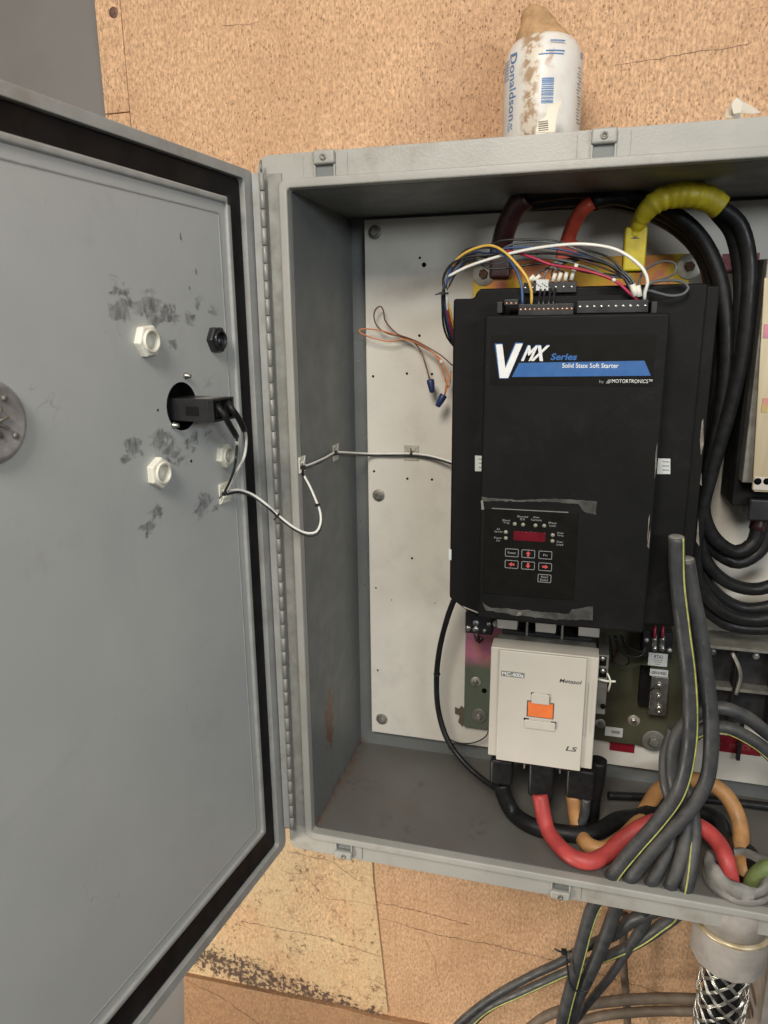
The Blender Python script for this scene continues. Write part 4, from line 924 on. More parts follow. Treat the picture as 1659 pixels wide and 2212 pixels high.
c4p = P_([(1740, 1720, .14), (1659, 1625, .125), (1610, 1590, .12), (1560, 1570, .115), (1510, 1580, .112), (1478, 1620, .11), (1474, 1680, .10), (1490, 1730, .085), (1500, 1790, .068), (1494, 1860, .042), (1484, 1912, .0265)])
c4p += [V3((.6435, .0265, -.012)), V3((.6390, .0320, -.032)), A(1462, 1975, .06), A(1431, 1999, .075), A(1387, 2030, .088), A(1325, 2060, .10), A(1255, 2086, .112), A(1193, 2113, .122), A(1127, 2143, .132), A(1061, 2174, .14), A(1015, 2215, .15), A(980, 2260, .15)]
cable('striped_cable', c4p, tp_(.0112, .0084, .5), 'grey_cable', 'grey cable with a yellow stripe entering from the right behind the plain one', 'cable', big, .15, 14, sdir=(-.3, -.8, -.6))
cable('grey_cable', P_([(1455, 1575, .12), (1438, 1630, .12), (1438, 1690, .105), (1455, 1750, .09), (1450, 1820, .065), (1428, 1868, .038), (1416, 1892, .0275)]) + [V3((.5865, .0265, -.012)), V3((.5830, .0320, -.032)), A(1395, 1984, .07), A(1360, 2046, .09), A(1316, 2112, .11), A(1272, 2165, .13), A(1235, 2215, .15)], tp_(.0105, .0078, .5), 'grey_cable', 'dusty cable at the left of the hanging bundle, sloping down left below the cabinet', 'cable', None, None, 12)
cable('brown_cable', P_([(1350, 1975, .25), (1346, 2060, .26), (1352, 2150, .27), (1358, 2260, .28)]), .0085, 'brown_cable', 'brown cable hanging straight down the plywood below the cabinet', 'cable')
cable('brown_cable', P_([(1110, 2250, .2), (1180, 2195, .2), (1260, 2172, .2), (1380, 2158, .2), (1500, 2158, .2), (1620, 2166, .2)]), .0105, 'brown_cable', 'dusty brown cable running level to the conduit, upper of two', 'cable', 'level brown cables')
cable('brown_cable', P_([(1200, 2240, .21), (1270, 2202, .21), (1380, 2186, .21), (1500, 2184, .21), (1620, 2188, .21)]), .0095, 'brown_cable', 'dusty brown cable running level to the conduit, lower of two', 'cable', 'level brown cables')
# tie round the bundle below the cabinet
tb = MB().tube([A(1222, 2050, .05), A(1226, 2090, .045), A(1232, 2125, .045), A(1250, 2143, .05), A(1272, 2138, .055), A(1278, 2118, .07)], .0016, 8)
tb.tube([A(1198, 2050, .05), A(1212, 2056, .05), A(1235, 2055, .055)], .0018, 8); tb.cbox(A(1218, 2056, .047), (.009, .006, .009))
tag(tb.build('cable_tie', 'black_plastic'), 'long black cable tie holding the bundle below the cabinet', 'cable tie')

# ------------------------------------------------------------------ top power cables
f6 = lambda x, y: (864 + x * .4792, 363 + y * .4792)
def T6(lst): return P_(lst, f=f6)
# phase A
cable('taped_lug', T6([(460, 470, .22), (455, 400, .21), (462, 330, .2), (478, 270, .19), (502, 215, .18), (535, 160, .17), (575, 130, .165)]), .0175, 'tape_maroon', 'dark maroon taped cable end at the upper left of the starter', 'cable end', seg=14)
tag(MB().box((A(*f6(400, 480), .19).x, .19, A(*f6(450, 500), .19).z), (A(*f6(500, 400), .19).x, .23, A(*f6(450, 330), .19).z)).build('cable_boot', 'tape_maroon', None, .006, 3), 'dark maroon boot over the left supply terminal', 'boot')
# phase B
cable('taped_lug', T6([(752, 410, .2), (752, 350, .195), (768, 290, .19), (795, 230, .18), (830, 180, .17), (862, 155, .17)]), .0115, 'tape_red', 'bright red taped cable end above the middle of the starter', 'cable end', seg=14)
tag(MB().box((A(*f6(702, 400), .18).x, .18, A(*f6(750, 415), .18).z), (A(*f6(800, 400), .18).x, .215, A(*f6(750, 325), .18).z)).build('cable_boot', 'tape_red', None, .004, 3), 'red taped block over the middle supply terminal', 'boot')
# phase C
yl = T6([(1058, 380, .17), (1060, 300, .165), (1078, 245, .155), (1110, 195, .145), (1160, 150, .14), (1230, 125, .14), (1310, 120, .14), (1390, 138, .145), (1445, 178, .15)])
cable('taped_lug', yl, lambda s: float(np.interp(s, [0, .22, .34, .5, .7, 1], [.0115, .0100, .0135, .0165, .0182, .0165])) + .0010 * ((s * 11.3) % 1) + .0005 * math.sin(s * 90), 'tape_yellow', 'thick yellow taped bend over the right supply terminal', 'cable end', seg=22, step=.0022)
o = MB().box((A(*f6(1008, 380), .155).x, .155, A(*f6(1058, 465), .155).z), (A(*f6(1110, 380), .155).x, .195, A(*f6(1058, 262), .155).z)).build('cable_boot', 'tape_yellow', None, .004, 3)
tag(o, 'yellow taped block standing on the right supply terminal', 'boot')
MB().prism([A(*f6(x, y), .1545) for x, y in [(1040, 318), (1060, 308), (1082, 318)]], (0, .0003, 0)).build('notch', 'print_black', o)
# black supply cables: right hand bundle down and round to the disconnect
sup = 'black supply cables looping right of the starter'
def sc(lst, r, label, grp=sup): return cable('supply_cable', T6(lst), r, 'black_rubber', label, 'power cable', grp, seg=12, step=.01)
RC = lambda x, y: ((x - 864) / .4792, (y - 363) / .4792)
def dsp(lst): return [(*RC(x, y), Y) for x, y, Y in lst]
sc(dsp([(1130, 425, .17), (1250, 412, .18), (1360, 422, .19), (1450, 458, .19), (1512, 510, .19), (1552, 590, .185), (1568, 700, .18), (1566, 830, .18), (1548, 940, .18), (1525, 1050, .18), (1520, 1110, .18), (1545, 1165, .19), (1590, 1192, .2), (1625, 1175, .205), (1640, 1120, .21), (1648, 1080, .215)]), .0115, 'black supply cable from the maroon end, innermost loop to the disconnect switch', None)
sc(dsp([(1130, 440, .19), (1250, 430, .2), (1350, 440, .21), (1432, 472, .21), (1492, 520, .21), (1530, 580, .21), (1548, 660, .21), (1552, 750, .205), (1545, 850, .2), (1528, 960, .2), (1515, 1060, .2), (1512, 1140, .2), (1545, 1190, .21), (1595, 1215, .215), (1645, 1185, .22), (1655, 1110, .225)]), .0115, 'black supply cable from the maroon end, second loop to the disconnect switch', None)
sc(dsp([(1277, 436, .17), (1340, 428, .19), (1430, 462, .2), (1495, 508, .2), (1540, 575, .2), (1560, 680, .2), (1560, 800, .195), (1545, 920, .19), (1522, 1040, .19), (1508, 1140, .19), (1530, 1220, .2), (1580, 1262, .21), (1640, 1272, .22), (1720, 1240, .22)]), .011, 'black supply cable from the red end, passing just above the lower loops', None)
sc(dsp([(1277, 440, .18), (1335, 440, .22), (1410, 465, .23), (1475, 505, .23), (1522, 565, .23), (1540, 680, .22), (1536, 850, .215), (1515, 980, .21), (1503, 1100, .21), (1508, 1200, .21), (1540, 1275, .22), (1600, 1312, .23), (1650, 1312, .23), (1720, 1290, .23)]), .011, 'black supply cable from the red end, one loop lower at the right edge', None)
sc(dsp([(1550, 445, .148), (1595, 480, .155), (1618, 560, .16), (1615, 660, .16), (1600, 780, .165), (1572, 900, .17), (1540, 1010, .175), (1512, 1120, .18), (1502, 1210, .19), (1520, 1280, .2), (1570, 1325, .21), (1630, 1338, .22), (1720, 1325, .22)]), .0112, 'black supply cable from the yellow bend, nearer of its two', None)
sc(dsp([(1545, 455, .165), (1580, 500, .175), (1598, 580, .18), (1598, 680, .18), (1582, 800, .185), (1558, 910, .19), (1530, 1020, .195), (1500, 1130, .2), (1492, 1230, .21), (1515, 1300, .22), (1570, 1348, .23), (1640, 1358, .235), (1720, 1350, .235)]), .0112, 'black supply cable from the yellow bend, lowest loop at the right edge', None)
cable('tape_band', P_([(1634, 1145, .2075), (1641, 1118, .2115), (1645, 1098, .213)]), .0128, 'tape_maroon', 'reddish brown tape band on the cable entering the disconnect switch', 'tape', seg=12)
# red/black plates behind: power label
o = tag(MB().box((A(1560, 560, PY).x, PY - .0012, A(1580, 590, PY).z), (A(1640, 560, PY).x, PY - .0001, A(1580, 548, PY).z)).build('red_label', 'red_label'), 'red engraved label behind the black cables at the upper right', 'label')
tpx('POWER', 'lettering', 'print_pink', o, 1563, 1600, 553, 565, PY - .0015); tpx('DISCONNECT', 'lettering', 'print_pink', o, 1542, 1606, 571, 583, PY - .0015)
# vertical brown bracket + disconnect switch
ds = empty('disconnect_switch', A(1640, 1060, .25), 'disconnect switch with brassy front plate cut off by the right picture edge', 'switch')
q0 = A(1608, 1100, .19); 
MB().box((A(1612, 800, .19).x, .19, A(1640, 1095, .19).z), (.92, .29, A(1640, 560, .19).z)).build('body', 'black_case', ds, .003)
MB().box((A(1630, 800, .16).x, .160, A(1650, 1045, .16).z), (.93, .1895, A(1650, 560, .16).z)).build('cover', 'dull_steel', ds, .002)
# brassy front plate with rounded foot
fx = A(1626, 1035, .15).x; fz = A(1640, 1062, .15).z
plq = [(A(1648, 620, .15).x, A(1648, 600, .15).z), (.93, A(1648, 600, .15).z), (.93, fz), (fx + .004, fz), (fx, fz + .004), (fx, A(1626, 1035, .15).z)]
zc = NT('brass_plate'); nz_ = zc.noise(8, 3, sc=(4, 1, .4)); M['brass_plate'] = zc.fin(zc.mix(zc.ramp(nz_, .3, .7), (.42, .33, .19), (.62, .53, .36)), .38, .35)
MB().prism([Vector((a_, .148, b2_)) for a_, b2_ in plq], (0, .003, 0)).build('front_plate', 'brass_plate', ds, .0008)
MB().box((fx + .001, .1455, fz + .003), (.93, .1478, fz + .024)).build('foot_plate', 'cream_plastic', ds, .002)
for x in (1637, 1657): MB().lathe(A(x, 1040, .1453), NOZ, [(.0055, 0), (.0001, .0002)], 14).build('hole', 'hole_black', ds)
for x, y in [(1652, 700), (1648, 860)]: MB().box((A(x, y, .147).x, .1465, A(x, y + 30, .147).z), (A(x, y, .147).x + .008, .1478, A(x, y, .147).z)).build('slot_or_shadow', 'zinc_rainbow', ds)
MB().box((A(1591, 900, .28).x, .262, A(1600, 1082, .28).z), (A(1612, 900, .28).x, .2975, A(1600, 852, .28).z)).build('barrier', 'red_label', ds)
MB().box((A(1608, 1100, .2).x, .17, A(1650, 1118, .2).z), (.92, .27, A(1640, 1070, .2).z)).build('lower_shroud', 'black_plastic', ds, .004)
# distribution block lower right
db = empty('distribution_block', A(1600, 1560, .29), 'black ribbed distribution block on the plate, lower right', 'terminal block')
q = (A(1512, 1400, .24).x, A(1560, 1572, .24).z, .95, A(1560, 1396, .24).z)
MB().box((q[0], .262, q[1]), (q[2], .2975, q[3])).build('body', 'black_plastic', db, .002)
for x in (1520, 1595, 1680): a = A(x, 1400, .235); MB().box((a.x - .002, .232, q[1] + .002), (a.x + .003, .2618, q[3] - .002)).build('rib', 'black_case', db, .001)
MB().box((q[0], .236, (q[1] + q[3]) / 2 - .003), (q[2], .2615, (q[1] + q[3]) / 2 + .003)).build('cross_bar', 'dull_steel', db)
MB().tube([A(1582, 1410, .225), A(1596, 1440, .222), A(1600, 1462, .224), A(1590, 1500, .226)], .0035).build('link', 'dull_steel', db)
MB().box((q[0] - .004, .225, q[3] + .0005), (q[2], .2975, q[3] + .006)).build('top_rail', 'dull_steel', db)
for x, y in [(1633, 1417), (1540, 1408), (1610, 1488)]: MB().lathe(A(x, y, .2618), NOZ, [(.0065, 0), (.006, .002), (.0001, .0025)], 14).build('screw', 'washer_steel' if x == 1633 else 'dull_steel', db)
o = tag(MB().box((A(1548, 1600, PY).x, PY - .0012, A(1600, 1628, PY).z), (A(1647, 1600, PY).x, PY - .0001, A(1600, 1592, PY).z)).build('red_label', 'red_label'), 'red engraved label with screws under the black distribution block', 'label')
tpx('MOTOR', 'lettering', 'print_pink', o, 1576, 1622, 1608, 1620, PY - .0015)
for x, y in [(1557, 1607), (1636, 1618)]: MB().lathe(A(x, y, PY - .0013), NOZ, [(.0022, 0), (.0001, .0012)], 10).build('screw', 'steel', o)
MB().box((A(1594, 1600, .29).x, .285, A(1594, 1640, .29).z), (A(1602, 1600, .29).x, .292, A(1594, 1540, .29).z)).build('strap', 'black_plastic', o)
tag(MB().box((A(1318, 1600, PY).x, PY - .0022, A(1340, 1622, PY).z), (A(1372, 1600, PY).x, PY - .0001, A(1340, 1600, PY).z)).build('red_label', 'red_label'), 'short red label just under the dark-shaded zinc base plate', 'label')

# ------------------------------------------------------------------ ground bar, resistor block between contactor and cables
f8 = lambda x, y: (1278.8 + x * .2292, 1313.4 + y * .2292)
gb = empty('ground_bar', A(*f8(630, 800), .26), 'aluminium ground lug bar with three screws right of the contactor', 'ground bar')
q = rectpx(f8, 545, 650, 710, 1015, .25); MB().box((q[0], .25, q[1]), (q[2], ZY - .002, q[3])).build('bar', 'steel', gb, .001)
for y, r in [(722, .0055), (830, .006), (935, .0062), (975, .0045)]: MB().lathe(A(*f8(630, y), .2499), NOZ, [(r, 0), (r, .002), (r * .55, .0055), (.0001, .0055)], 12).build('screw', 'steel', gb)
MB().tube(P_([(550, 775, .245), (600, 745, .243), (640, 760, .243)], f=f8), .0014).build('wire_end', 'black_wire', gb)
q = rectpx(f8, 445, 565, 545, 900, .27); MB().box((q[0], .262, q[1]), (q[2] - .0006, ZY - .002, q[3])).build('backing_block', 'black_case', gb)
q = rectpx(f8, 545, 580, 718, 645, .2475)
o = tag(MB().box((q[0], .2475, q[1]), (q[2], .249, q[3])).build('ground_label', 'label_white', None, .0002), 'small white label above the ground bar', 'label')
text('GROUND', 'lettering', 'print_black', o, q[0] + .003, q[2] - .003, q[1] + .004, q[3] - .004, .2471, .02)
tb_ = empty('relay_terminals', A(*f8(630, 350), .25), 'black terminal block with red crimp lugs below the right end of the starter', 'terminal block')
q = rectpx(f8, 475, 230, 760, 470, .24); MB().box((q[0], .240, q[1]), (q[2], ZY - .002, q[3])).build('body', 'black_plastic', tb_, .001)
for x in (587, 662):
    for y in (295, 380): MB().lathe(A(*f8(x, y), .2399), NOZ, [(.0052, 0), (.005, .003), (.003, .005), (.0001, .005)], 12).build('screw', 'steel', tb_)
    q = rectpx(f8, x - 22, 260, x + 22, 400, .2385); MB().box((q[0], .2388, q[1]), (q[2], .2398, q[3])).build('terminal_plate', 'steel', tb_, .0004)
    MB().tube(P_([(x, 275, .236), (x + 3, 225, .235), (x + 8, 170, .24)], f=f8), lambda s: .0032 - .001 * s).build('crimp', 'wire_crimson', tb_)
for x, y in [(512, 300), (730, 395)]: MB().lathe(A(*f8(x, y), .2399), NOZ, [(.005, 0), (.004, .003), (.0001, .004)], 12).build('screw', 'washer_steel', tb_)
q = rectpx(f8, 530, 428, 712, 548, .237)
o = tag(MB().box((q[0], .237, q[1]), (q[2], .2384, q[3])).build('relay_label', 'label_white', None, .0002), 'white printed tag hanging under the black terminal block', 'label')
text('RTA2', 'lettering', 'print_black', o, q[0] + .010, q[2] - .008, q[3] - .010, q[3] - .003, .2366, .01)
for i in range(3): MB().box((q[0] + .008 + i * .002, .2366, q[3] - .014 - i * .004), (q[2] - .008 - i * .002, .2369, q[3] - .0125 - i * .004)).build('print_line', 'print_grey', o)
q = rectpx(f8, 122, 1128, 290, 1212, ZY - .004)
o = tag(MB().box((q[0], ZY - .004, q[1]), (q[2], ZY - .0022, q[3])).build('blank_label', 'label_white', None, .0003), 'blank-looking pale label on the dark-shaded zinc plate right of the contactor', 'label')
MB().box((q[0] + .012, ZY - .0043, q[1] + .007), (q[2] - .005, ZY - .0041, q[3] - .006)).build('print_line', 'print_grey', o)
for i, pts in enumerate([[(170, 270, .22), (185, 420, .23), (210, 510, .24), (290, 548, .24), (345, 520, .24), (340, 430, .23), (300, 330, .22), (270, 260, .2)],
                         [(210, 280, .21), (250, 380, .215), (320, 445, .22), (400, 462, .22), (470, 440, .225), (515, 380, .23)],
                         [(290, 270, .21), (330, 350, .21), (400, 400, .215), (460, 415, .22), (520, 350, .23)]]):
    cable('wire', P_(pts, f=f8), .0017, 'black_wire', ['black wire drooping lowest behind the right side of the contactor', 'black wire sagging to the relay terminals, lower of two', 'black wire sagging to the relay terminals, upper of two'][i], 'wire')
cable('wire', P_([(220, 260, .22), (245, 330, .22), (235, 420, .225), (180, 505, .23)], f=f8), .0022, 'tape_maroon', 'dull pink wire with a white tip beside the contactor', 'wire')

# ------------------------------------------------------------------ control wiring over the starter
wr = .0016
def cw(mat, lst, label, r=wr): return cable('wire', T6(lst), r, mat, label, 'wire', seg=8)
cw('wire_white', [(215, 490, .10), (300, 447, .09), (400, 412, .08), (520, 380, .07), (650, 356, .06), (800, 343, .05), (900, 350, .045), (980, 370, .04), (1050, 412, .035), (1100, 462, .032), (1117, 515, .032), (1105, 560, .034), (1102, 600, .04)], 'white wire arching over the top of the starter', .0023)
cw('black_wire', [(200, 560, .10), (195, 500, .10), (225, 440, .095), (290, 405, .09), (400, 392, .085), (560, 385, .08), (700, 386, .075), (850, 408, .065), (950, 440, .055), (1030, 500, .045), (1065, 560, .042)], 'black wire crossing under the white arch', .0019)
cw('grey_wire', [(440, 385, .1), (490, 350, .09), (560, 335, .085), (650, 332, .08), (740, 348, .075), (850, 388, .07), (950, 430, .06), (1040, 495, .05), (1078, 560, .043)], 'dark grey wire rising above the red taped block')
cw('wire_crimson', [(470, 375, .09), (520, 380, .08), (600, 405, .07), (680, 435, .065), (800, 455, .055), (900, 480, .048), (980, 515, .042), (1030, 560, .04), (1072, 596, .04)], 'crimson wire crossing to the right terminal strip', .0021)
cw('wire_blue', [(205, 540, .10), (235, 440, .098), (300, 382, .09), (380, 357, .08), (440, 370, .07), (500, 422, .058), (537, 490, .048), (550, 550, .043), (552, 618, .04)], 'blue wire bending down into the left terminal strip', .0021)
cw('wire_yellow', [(212, 540, .102), (225, 460, .1), (270, 400, .092), (340, 362, .082), (412, 350, .07), (470, 378, .06), (530, 438, .05), (575, 500, .043), (593, 560, .04), (592, 618, .04)], 'yellow wire next to the blue one into the left terminal strip', .0021)
for i, (mat, dx_, lab) in enumerate([('black_wire', 0, 'black wire, outermost of the bundle hanging down the starter left edge'), ('black_wire', 9, 'black wire inside the bundle down the starter left edge'), ('wire_blue', 16, 'blue wire in the bundle down the starter left edge'), ('wire_crimson', 22, 'crimson wire in the bundle down the starter left edge'), ('wire_brown', 28, 'brown wire in the bundle down the starter left edge'), ('wire_yellow', 33, 'yellow wire in the bundle down the starter left edge')]):
    dd_ = i * 7
    cw(mat, [(330 + dd_, 400 - dd_ * .3, .11), (260 + dx_, 440, .11), (212 + dx_ * .6, 500, .11), (192 + dx_ * .5, 565, .11 + i * .002), (192 + dx_, 640, .12), (195 + dx_ * 1.3, 700, .13), (212 + dx_ * 1.3, 760, .15), (250 + dx_, 812, .18)], lab, .0019)
cw('wire_white', [(215, 490, .102), (205, 530, .105), (210, 580, .11), (215, 640, .12), (232, 700, .14)], 'white wire tail joining the bundle at the starter left edge')
tie(A(*f6(197, 565), .108), (0, 0, 1), .008, 'black cable tie around the wire bundle at the starter upper left', (-.012, 0, -.002))
for i in range(5):
    o_ = i * 7
    cw('grey_wire' if i % 2 else 'black_wire', [(1062 - i * 4, 560, .043), (1030 - o_, 500 - i * 3, .05), (960 - o_, 448 - i * 4, .06), (880 - o_, 420 - i * 3, .07), (810 - o_, 415 - i * 2, .08), (720 - o_ * 1.5, 435, .08), (650 + i * 28 - 20, 470, .078), (600 + i * 42, 520, .072)],
       ['first', 'second', 'third', 'fourth', 'fifth'][i] + ' from the left of the dark wires dropping into the small rear terminal strip')
cw('grey_wire', [(1085, 560, .043), (1080, 500, .05), (1120, 450, .07), (1190, 420, .09), (1240, 432, .1), (1243, 468, .1), (1200, 495, .09), (1130, 520, .07), (1090, 562, .05)], 'grey wire loop standing up over the right end of the starter')
cw('grey_wire', [(1090, 565, .045), (1125, 522, .05), (1200, 506, .06), (1275, 514, .065), (1300, 540, .065), (1280, 566, .065), (1220, 576, .06), (1150, 560, .055), (1110, 552, .05), (1092, 575, .045)], 'grey wire loop lying flat over the right end of the starter', .0021)
for i, (mat, yy, xx, dx2, lab) in enumerate([('black_wire', 318, 455, 0, 'thin black wire making the highest arc over the starter'), ('tape_maroon', 372, 520, 10, 'thin maroon wire under the crimson one'), ('grey_wire', 398, 600, 22, 'thin grey wire sagging in the middle of the arches'),
        ('wire_blue', 352, 480, 30, 'second thin blue wire following the arches to the right strip'), ('black_wire', 420, 640, 38, 'lowest thin black wire of the arches above the starter')]):
    cw(mat, [(205 + dx2 * .3, 540, .104), (232 + dx2, 450, .1), (300 + dx2, 405 - (400 - yy) * .45, .095), (400, yy + 32, .09), (xx, yy + 10, .085), (700, yy + 12, .078), (850, yy + 52, .068), (950, yy + 92 if yy < 400 else 480, .058), (1030 - i * 4, 500, .048), (1066 - i * 5, 570, .042)], lab, .0015)
# ferrules / markers
fe = 0
for (x0, y0, x1, y1, Y, w_) in [(575, 515, 605, 485, .075, 'leftmost, tilted over the zinc plate'), (600, 512, 632, 484, .075, 'second from the left, tilted'), (688, 512, 700, 475, .07, 'upright, third'), (714, 510, 726, 472, .07, 'upright, fourth'), (744, 508, 752, 468, .07, 'upright, fifth'), (772, 505, 785, 455, .068, 'upright, tallest'), (790, 455, 797, 432, .068, 'tiny one at the very top'),
                         (1048, 525, 1062, 578, .038, 'wide, at the right strip'), (1070, 530, 1080, 580, .038, 'narrow, at the right strip'), (968, 498, 962, 512, .042, 'round one on the crimson wire')]:
    tag(MB().cyl(A(*f6(x0, y0), Y), A(*f6(x1, y1), Y), .0030 if x0 < 1000 else .0042, 10).build('wire_marker', 'nylon_white'), 'white wire marker, ' + w_, 'wire marker', 'white wire markers above the starter')
m = MB()
for i in range(4): m.cbox(A(*f6(622 + i * 13, 528), .066), (.0055, .004, .016))
o = tag(m.build('marker_strip', 'label_white', None, .0006), 'small white printed marker strip on the rear terminals', 'wire marker')
for i in range(7): MB().cbox(A(*f6(616 + i * 9, 522 + (i % 3) * 6), .0635), (.002, .0004, .0015)).build('print_dot', 'print_black', o)
for i, x in enumerate((635, 655, 680, 700)): cw('black_wire', [(x, 545, .066), (x - 6, 580, .055), (x - 10, 618, .045)], ['leftmost', 'second', 'third', 'rightmost'][i] + ' short black jumper between the two terminal strips', .0019)

# ------------------------------------------------------------------ conduit at the lower right
bx, by = .728, .060
bu = empty('conduit_bushing', (bx, by, 0), 'crumpled grey conduit bushing on the cabinet floor around the red cable', 'bushing')
m = MB(); seg = 56
prof = [(.050, .0005), (.053, .004), (.053, .012), (.050, .015), (.052, .019), (.050, .032), (.046, .040), (.040, .037), (.038, .010)]
vs = []
for i, (r_, h_) in enumerate(prof):
    for k in range(seg):
        a = 2 * PI * k / seg; j = (.0022 * math.sin(5 * a + i) + .0014 * math.sin(11 * a + 2 * i) + random.uniform(-.0005, .0005)) if i > 2 else 0
        vs.append(Vector((bx + (r_ + j) * math.cos(a), by + (r_ + j) * math.sin(a), h_ + (.007 * math.sin(a * 2 + 1) + .0022 * math.sin(7 * a) + random.uniform(-.0006, .0006) if 3 < i < 8 else 0))))
fs = [(i * seg + k, i * seg + (k + 1) % seg, (i + 1) * seg + (k + 1) % seg, (i + 1) * seg + k) for i in range(len(prof) - 1) for k in range(seg)]
m.add(vs, fs, True); m.build('collar', 'foil_grey', bu, recalc=False)
MB().lathe((bx, by, .006), (0, 0, 1), [(.039, 0), (.0001, .001)], 32).build('bore', 'hole_black', bu)
cd = empty('conduit_fitting', (bx, by, -.06), 'chunky grey hub fitting under the cabinet at the lower right', 'conduit fitting')
rr_ = .060; zr = A(1585, 2052, by - rr_).z; zh = A(1585, 2128, by - rr_).z
MB().lathe((bx, by, -.0045), (0, 0, -1), [(rr_ * .92, .0), (rr_ * .92, -zr - .006)], 48).build('locknut', 'conduit_grey', cd)
MB().lathe((bx, by, zr + .0075), (0, 0, -1), [(rr_ * .9, .0), (rr_ * 1.0, .001), (rr_ * 1.03, .005), (rr_ * .99, .008)], 48).build('brass_ring', 'brass_plate', cd)
MB().lathe((bx, by, zr - .0008), (0, 0, -1), [(rr_ * 1.0, 0), (rr_ * 1.0, zr - zh - .006), (rr_ * .95, zr - zh), (rr_ * .70, zr - zh + .001)], 12, False).build('hub', 'conduit_grey', cd, .003, 3)
mg = empty('cable_grip', (bx, by, zh - .06), 'woven steel wire mesh grip around the cable leaving the conduit fitting', 'cable grip')
MB().tube([(bx, by, zh + .003), (bx, by, zh - .1), (bx - .004, by, zh - .26)], .031, 20).build('cable', 'black_rubber', mg)
m = MB(); gr = .0395
for s_ in (-1, 1):
    for i in range(8):
        for dd_ in (-.0028, 0, .0028):
            pts_ = []
            for k in range(44):
                h_ = zh + .002 - k * .0060; a = s_ * (k * .0060 / .10 * 2 * PI) * .42 + 2 * PI * i / 8 + dd_ / gr
                g_ = gr * (1 - .06 * math.exp(-((k - 3) / 4) ** 2)); rj = g_ + .0012 * s_ * math.cos(k * 1.9)
                pts_.append(Vector((bx + rj * math.cos(a), by + rj * math.sin(a), h_)))
            m.tube(pts_, .0010, 5, .02, caps=False)
m.build('wire_mesh', 'steel', mg)
# grey box edge at the far lower right
tag(MB().box((A(1610, 2150, .2).x + .02, .16, -1.0), (1.2, .32, -.075)).build('wall_trough', 'conduit_grey', None, .002), 'plain grey trough behind the mesh grip in the bottom right corner', 'trough')

# ------------------------------------------------------------------ filter, tag and scrap on top of the cabinet
ztop = H + tk
fz0 = ztop + .0005; ftz = A(1168, 66, .2 - FR * .6).z
FH = ftz - fz0
fil = empty('oil_filter', (FC.x, .2, fz0), 'white spin-on filter can with brown stains standing on the cabinet', 'filter')
MB().lathe((FC.x, .2, fz0), (0, 0, 1), [(FR * .97, 0), (FR, .003), (FR, FH - .046), (FR * .985, FH - .034), (FR * .95, FH - .024), (FR * .88, FH - .014), (FR * .76, FH - .006), (FR * .60, FH - .001), (.0001, FH)], 64).build('can', 'filter_skin', fil)
m = MB(); seg = 20; vs = []
pr = [(.044, -.005), (.039, .006), (.033, .013), (.028, .022), (.024, .032), (.018, .041), (.008, .047), (.0005, .048)]
for i, (r_, h_) in enumerate(pr):
    for k in range(seg):
        a = 2 * PI * k / seg; j = 1 + random.uniform(-.05, .05); vs.append(Vector((FC.x - .002 - h_ * .35 + r_ * j * math.cos(a), .2 + r_ * j * .8 * math.sin(a), fz0 + FH + h_)))
m.add(vs, [(i * seg + k, i * seg + (k + 1) % seg, (i + 1) * seg + (k + 1) % seg, (i + 1) * seg + k) for i in range(len(pr) - 1) for k in range(seg)], True)
m.build('mud_lump', 'mud', fil)
ca = math.atan2(CPOS[1] - .2, CPOS[0] - FC.x)        # direction of the camera from the can
f9 = lambda x, y: (1036.9 + x * .1458, 34.6 + y * .1458)
def wrap(s_, zc):                                       # s along the skin (to the right), z
    a = ca + s_ / FR; rr = FR + .0005; return Vector((FC.x + rr * math.cos(a), .2 + rr * math.sin(a), zc))
def s_of(px):                                           # photo x -> arc position
    c = 1168.; return FR * math.asin(max(-.97, min(.97, (px - c) / 84.)))
def z_of(py): return A(1168, py, .2 - FR).z
def wtext(s, mat, pxl, pxr, pyt, pyb, up=False, bold=0.):
    vs, fs = textmesh(s, bold); s0, s1 = s_of(pxl), s_of(pxr); z1, z0 = z_of(pyt), z_of(pyb)
    m = MB(); m.add([wrap(s0 + b_ * (s1 - s0), z1 + a_ * (z0 - z1)) if not up else wrap(s1 - b_ * (s1 - s0), z0 + a_ * (z1 - z0)) for a_, b_ in vs], fs)
    return m.build('lettering', mat, fil, recalc=False)
def wbar(pxl, pyt, pxr, pyb, mat='print_inkblue', nm='printed_bar'):
    m = MB(); s0, s1 = s_of(pxl), s_of(pxr); n_ = 5; z1, z0 = z_of(pyt), z_of(pyb)
    top = [wrap(s0 + (s1 - s0) * i / n_, z1) for i in range(n_ + 1)]; bot = [wrap(s0 + (s1 - s0) * i / n_, z0) for i in range(n_ + 1)]
    m.add(top + bot, [(i, i + 1, n_ + 2 + i, n_ + 1 + i) for i in range(n_)]); return m.build(nm, mat, fil, recalc=False)
wtext('Donaldson.', 'print_inkblue', 1099, 1113, 100, 256, bold=.008)
for (a_, b2_, c_, d__) in [(980, 358, 1185, 380), (925, 507, 1185, 522), (825, 552, 1175, 568)]: wbar(*f9(a_, b2_), *f9(c_, d__))
yb = 918
while yb < 1290:
    h_ = random.choice([8, 14, 20]); wbar(*f9(885, yb), *f9(1055, yb + h_), nm='barcode_line'); yb += h_ + random.choice([8, 12, 16])
for i in range(7): wbar(*f9(340 + random.uniform(-10, 10), 520 + i * 46), *f9(415, 532 + i * 46), 'print_inkblue')
wtext('8', 'print_inkblue', *[f9(1420, 0)[0], f9(1475, 0)[0]], f9(0, 455)[1], f9(0, 545)[1])
wtext('%', 'print_inkblue', *[f9(415, 0)[0], f9(485, 0)[0]], f9(0, 1510)[1], f9(0, 1620)[1])
random.seed(3)
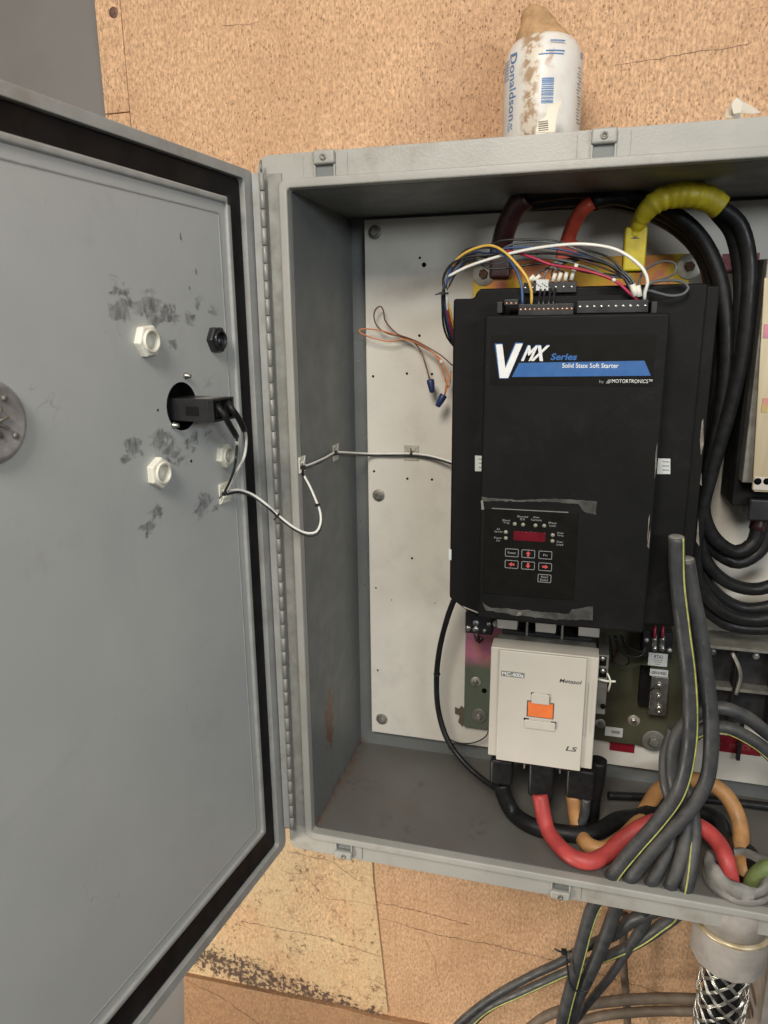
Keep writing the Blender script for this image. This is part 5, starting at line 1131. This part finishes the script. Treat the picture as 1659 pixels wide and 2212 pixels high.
for i in range(18):
    yy = 700 + i * 48; xx = 1395 + random.uniform(-15, 15); wbar(*f9(xx, yy), *f9(xx + random.uniform(25, 60), yy + random.uniform(8, 16)), 'print_dim')
# cream torn tag leaning before the filter
tz = ztop + .001
pt_ = [(820, 1720), (860, 1580), (900, 1530), (985, 1470), (985, 1400), (1000, 1320), (1060, 1265), (1215, 1215), (1175, 1320), (1140, 1450), (1120, 1590), (1112, 1720)]
YT = .09
tg = empty('torn_tag', A(1150, 300, YT), 'curled cream paper tag with lines leaning in front of the filter', 'tag')
m = MB(); Q = [A(*f9(x, y), YT) + Vector((0, .014 * ((1720 - y) / 500) ** 2, 0)) for x, y in pt_]
m.prism(Q, (0, .0007, 0)); m.prism([A(*f9(x, y), YT) + Vector((0, .0008, 0)) for x, y in [(820, 1720), (1112, 1720), (1108, 1860), (820, 1860)]], (0, .0007, 0))
m.build('sheet', 'paper', tg)
for i in range(5):
    y = 1560 + i * 32; a = A(*f9(865, y + 10), YT - .0003); b_ = A(*f9(1010, y - 10), YT - .0003)
    MB().cyl(a, b_, .0004, 6).build('ruled_line', 'dark_leaf', tg)
# scrap of paper at the right
def crumple(name, pts, Y, th, mat, label, cat):
    m = MB(); Q = [A(x, y, Y + random.uniform(-.012, .012)) for x, y in pts]; c = sum(Q, Vector()) / len(Q); c.y -= .006; c.x += .012
    n_ = len(Q); m.add(Q + [c, c + Vector((0, .03, 0))], [(i, (i + 1) % n_, n_) for i in range(n_)] + [((i + 1) % n_, i, n_ + 1) for i in range(n_)])
    return tag(m.build(name, mat), label, cat)
m = MB(); YS = .09
o1 = [(1567, 254), (1571, 236), (1580, 222), (1591, 210), (1597, 213), (1608, 221), (1625, 230), (1645, 243), (1626, 246), (1600, 244), (1604, 256)]
m.prism([A(x, y, YS + .0006 * (x - 1567)) for x, y in o1], (0, .0008, 0))
m.prism([A(x, y, YS - .004 + .0002 * (x - 1580)) for x, y in [(1580, 226), (1591, 211), (1604, 222), (1600, 243), (1584, 246)]], (0, .0008, 0))
tag(m.build('paper_scrap', 'paper'), 'crumpled white paper scrap on the cabinet top near the right edge', 'paper')

# ------------------------------------------------------------------ LIGHT
def area(name, loc, target, size, power, col, sy=None):
    l = bpy.data.lights.new(name, 'AREA'); l.shape = 'RECTANGLE'; l.size = size; l.size_y = sy or size; l.energy = power; l.color = col
    o = bpy.data.objects.new(name, l); COL.objects.link(o); o.location = loc
    o.rotation_euler = (Vector(target) - Vector(loc)).to_track_quat('-Z', 'Y').to_euler(); return o
area('room_lamp', (.15, -2.15, 2.22), (.45, .2, .65), .8, 58, (1, .93, .83))
area('low_fill', (-1.1, -1.1, -.75), (.3, .3, -.3), .5, 27, (1, .92, .80))  # added fill from low left, brightens the plywood below the cabinet
area('door_fill', (2.0, -2.3, 1.35), (-.1, -.4, .9), 1.2, 29, (.90, .96, 1.0), .3)  # added fill for the door, kept flat so the cabinet ceiling stays unlit
wd = bpy.data.worlds.new('World'); S.world = wd; wd.use_nodes = True
wt = wd.node_tree; bg = wt.nodes['Background']
tc = wt.nodes.new('ShaderNodeTexCoord'); sxz = wt.nodes.new('ShaderNodeSeparateXYZ'); wt.links.new(tc.outputs['Generated'], sxz.inputs[0])
mr = wt.nodes.new('ShaderNodeMapRange'); wt.links.new(sxz.outputs[2], mr.inputs[0]); mr.inputs[1].default_value = -.6; mr.inputs[2].default_value = .6
mr.inputs[3].default_value = .02; mr.inputs[4].default_value = .26
bg.inputs[0].default_value = (1.0, .965, .92, 1); wt.links.new(mr.outputs[0], bg.inputs[1])

S.view_settings.view_transform = 'Standard'; S.view_settings.look = 'None'; S.view_settings.exposure = 0; S.view_settings.gamma = 1
S.render.engine = 'CYCLES'; S.render.resolution_x = 768; S.render.resolution_y = 1024
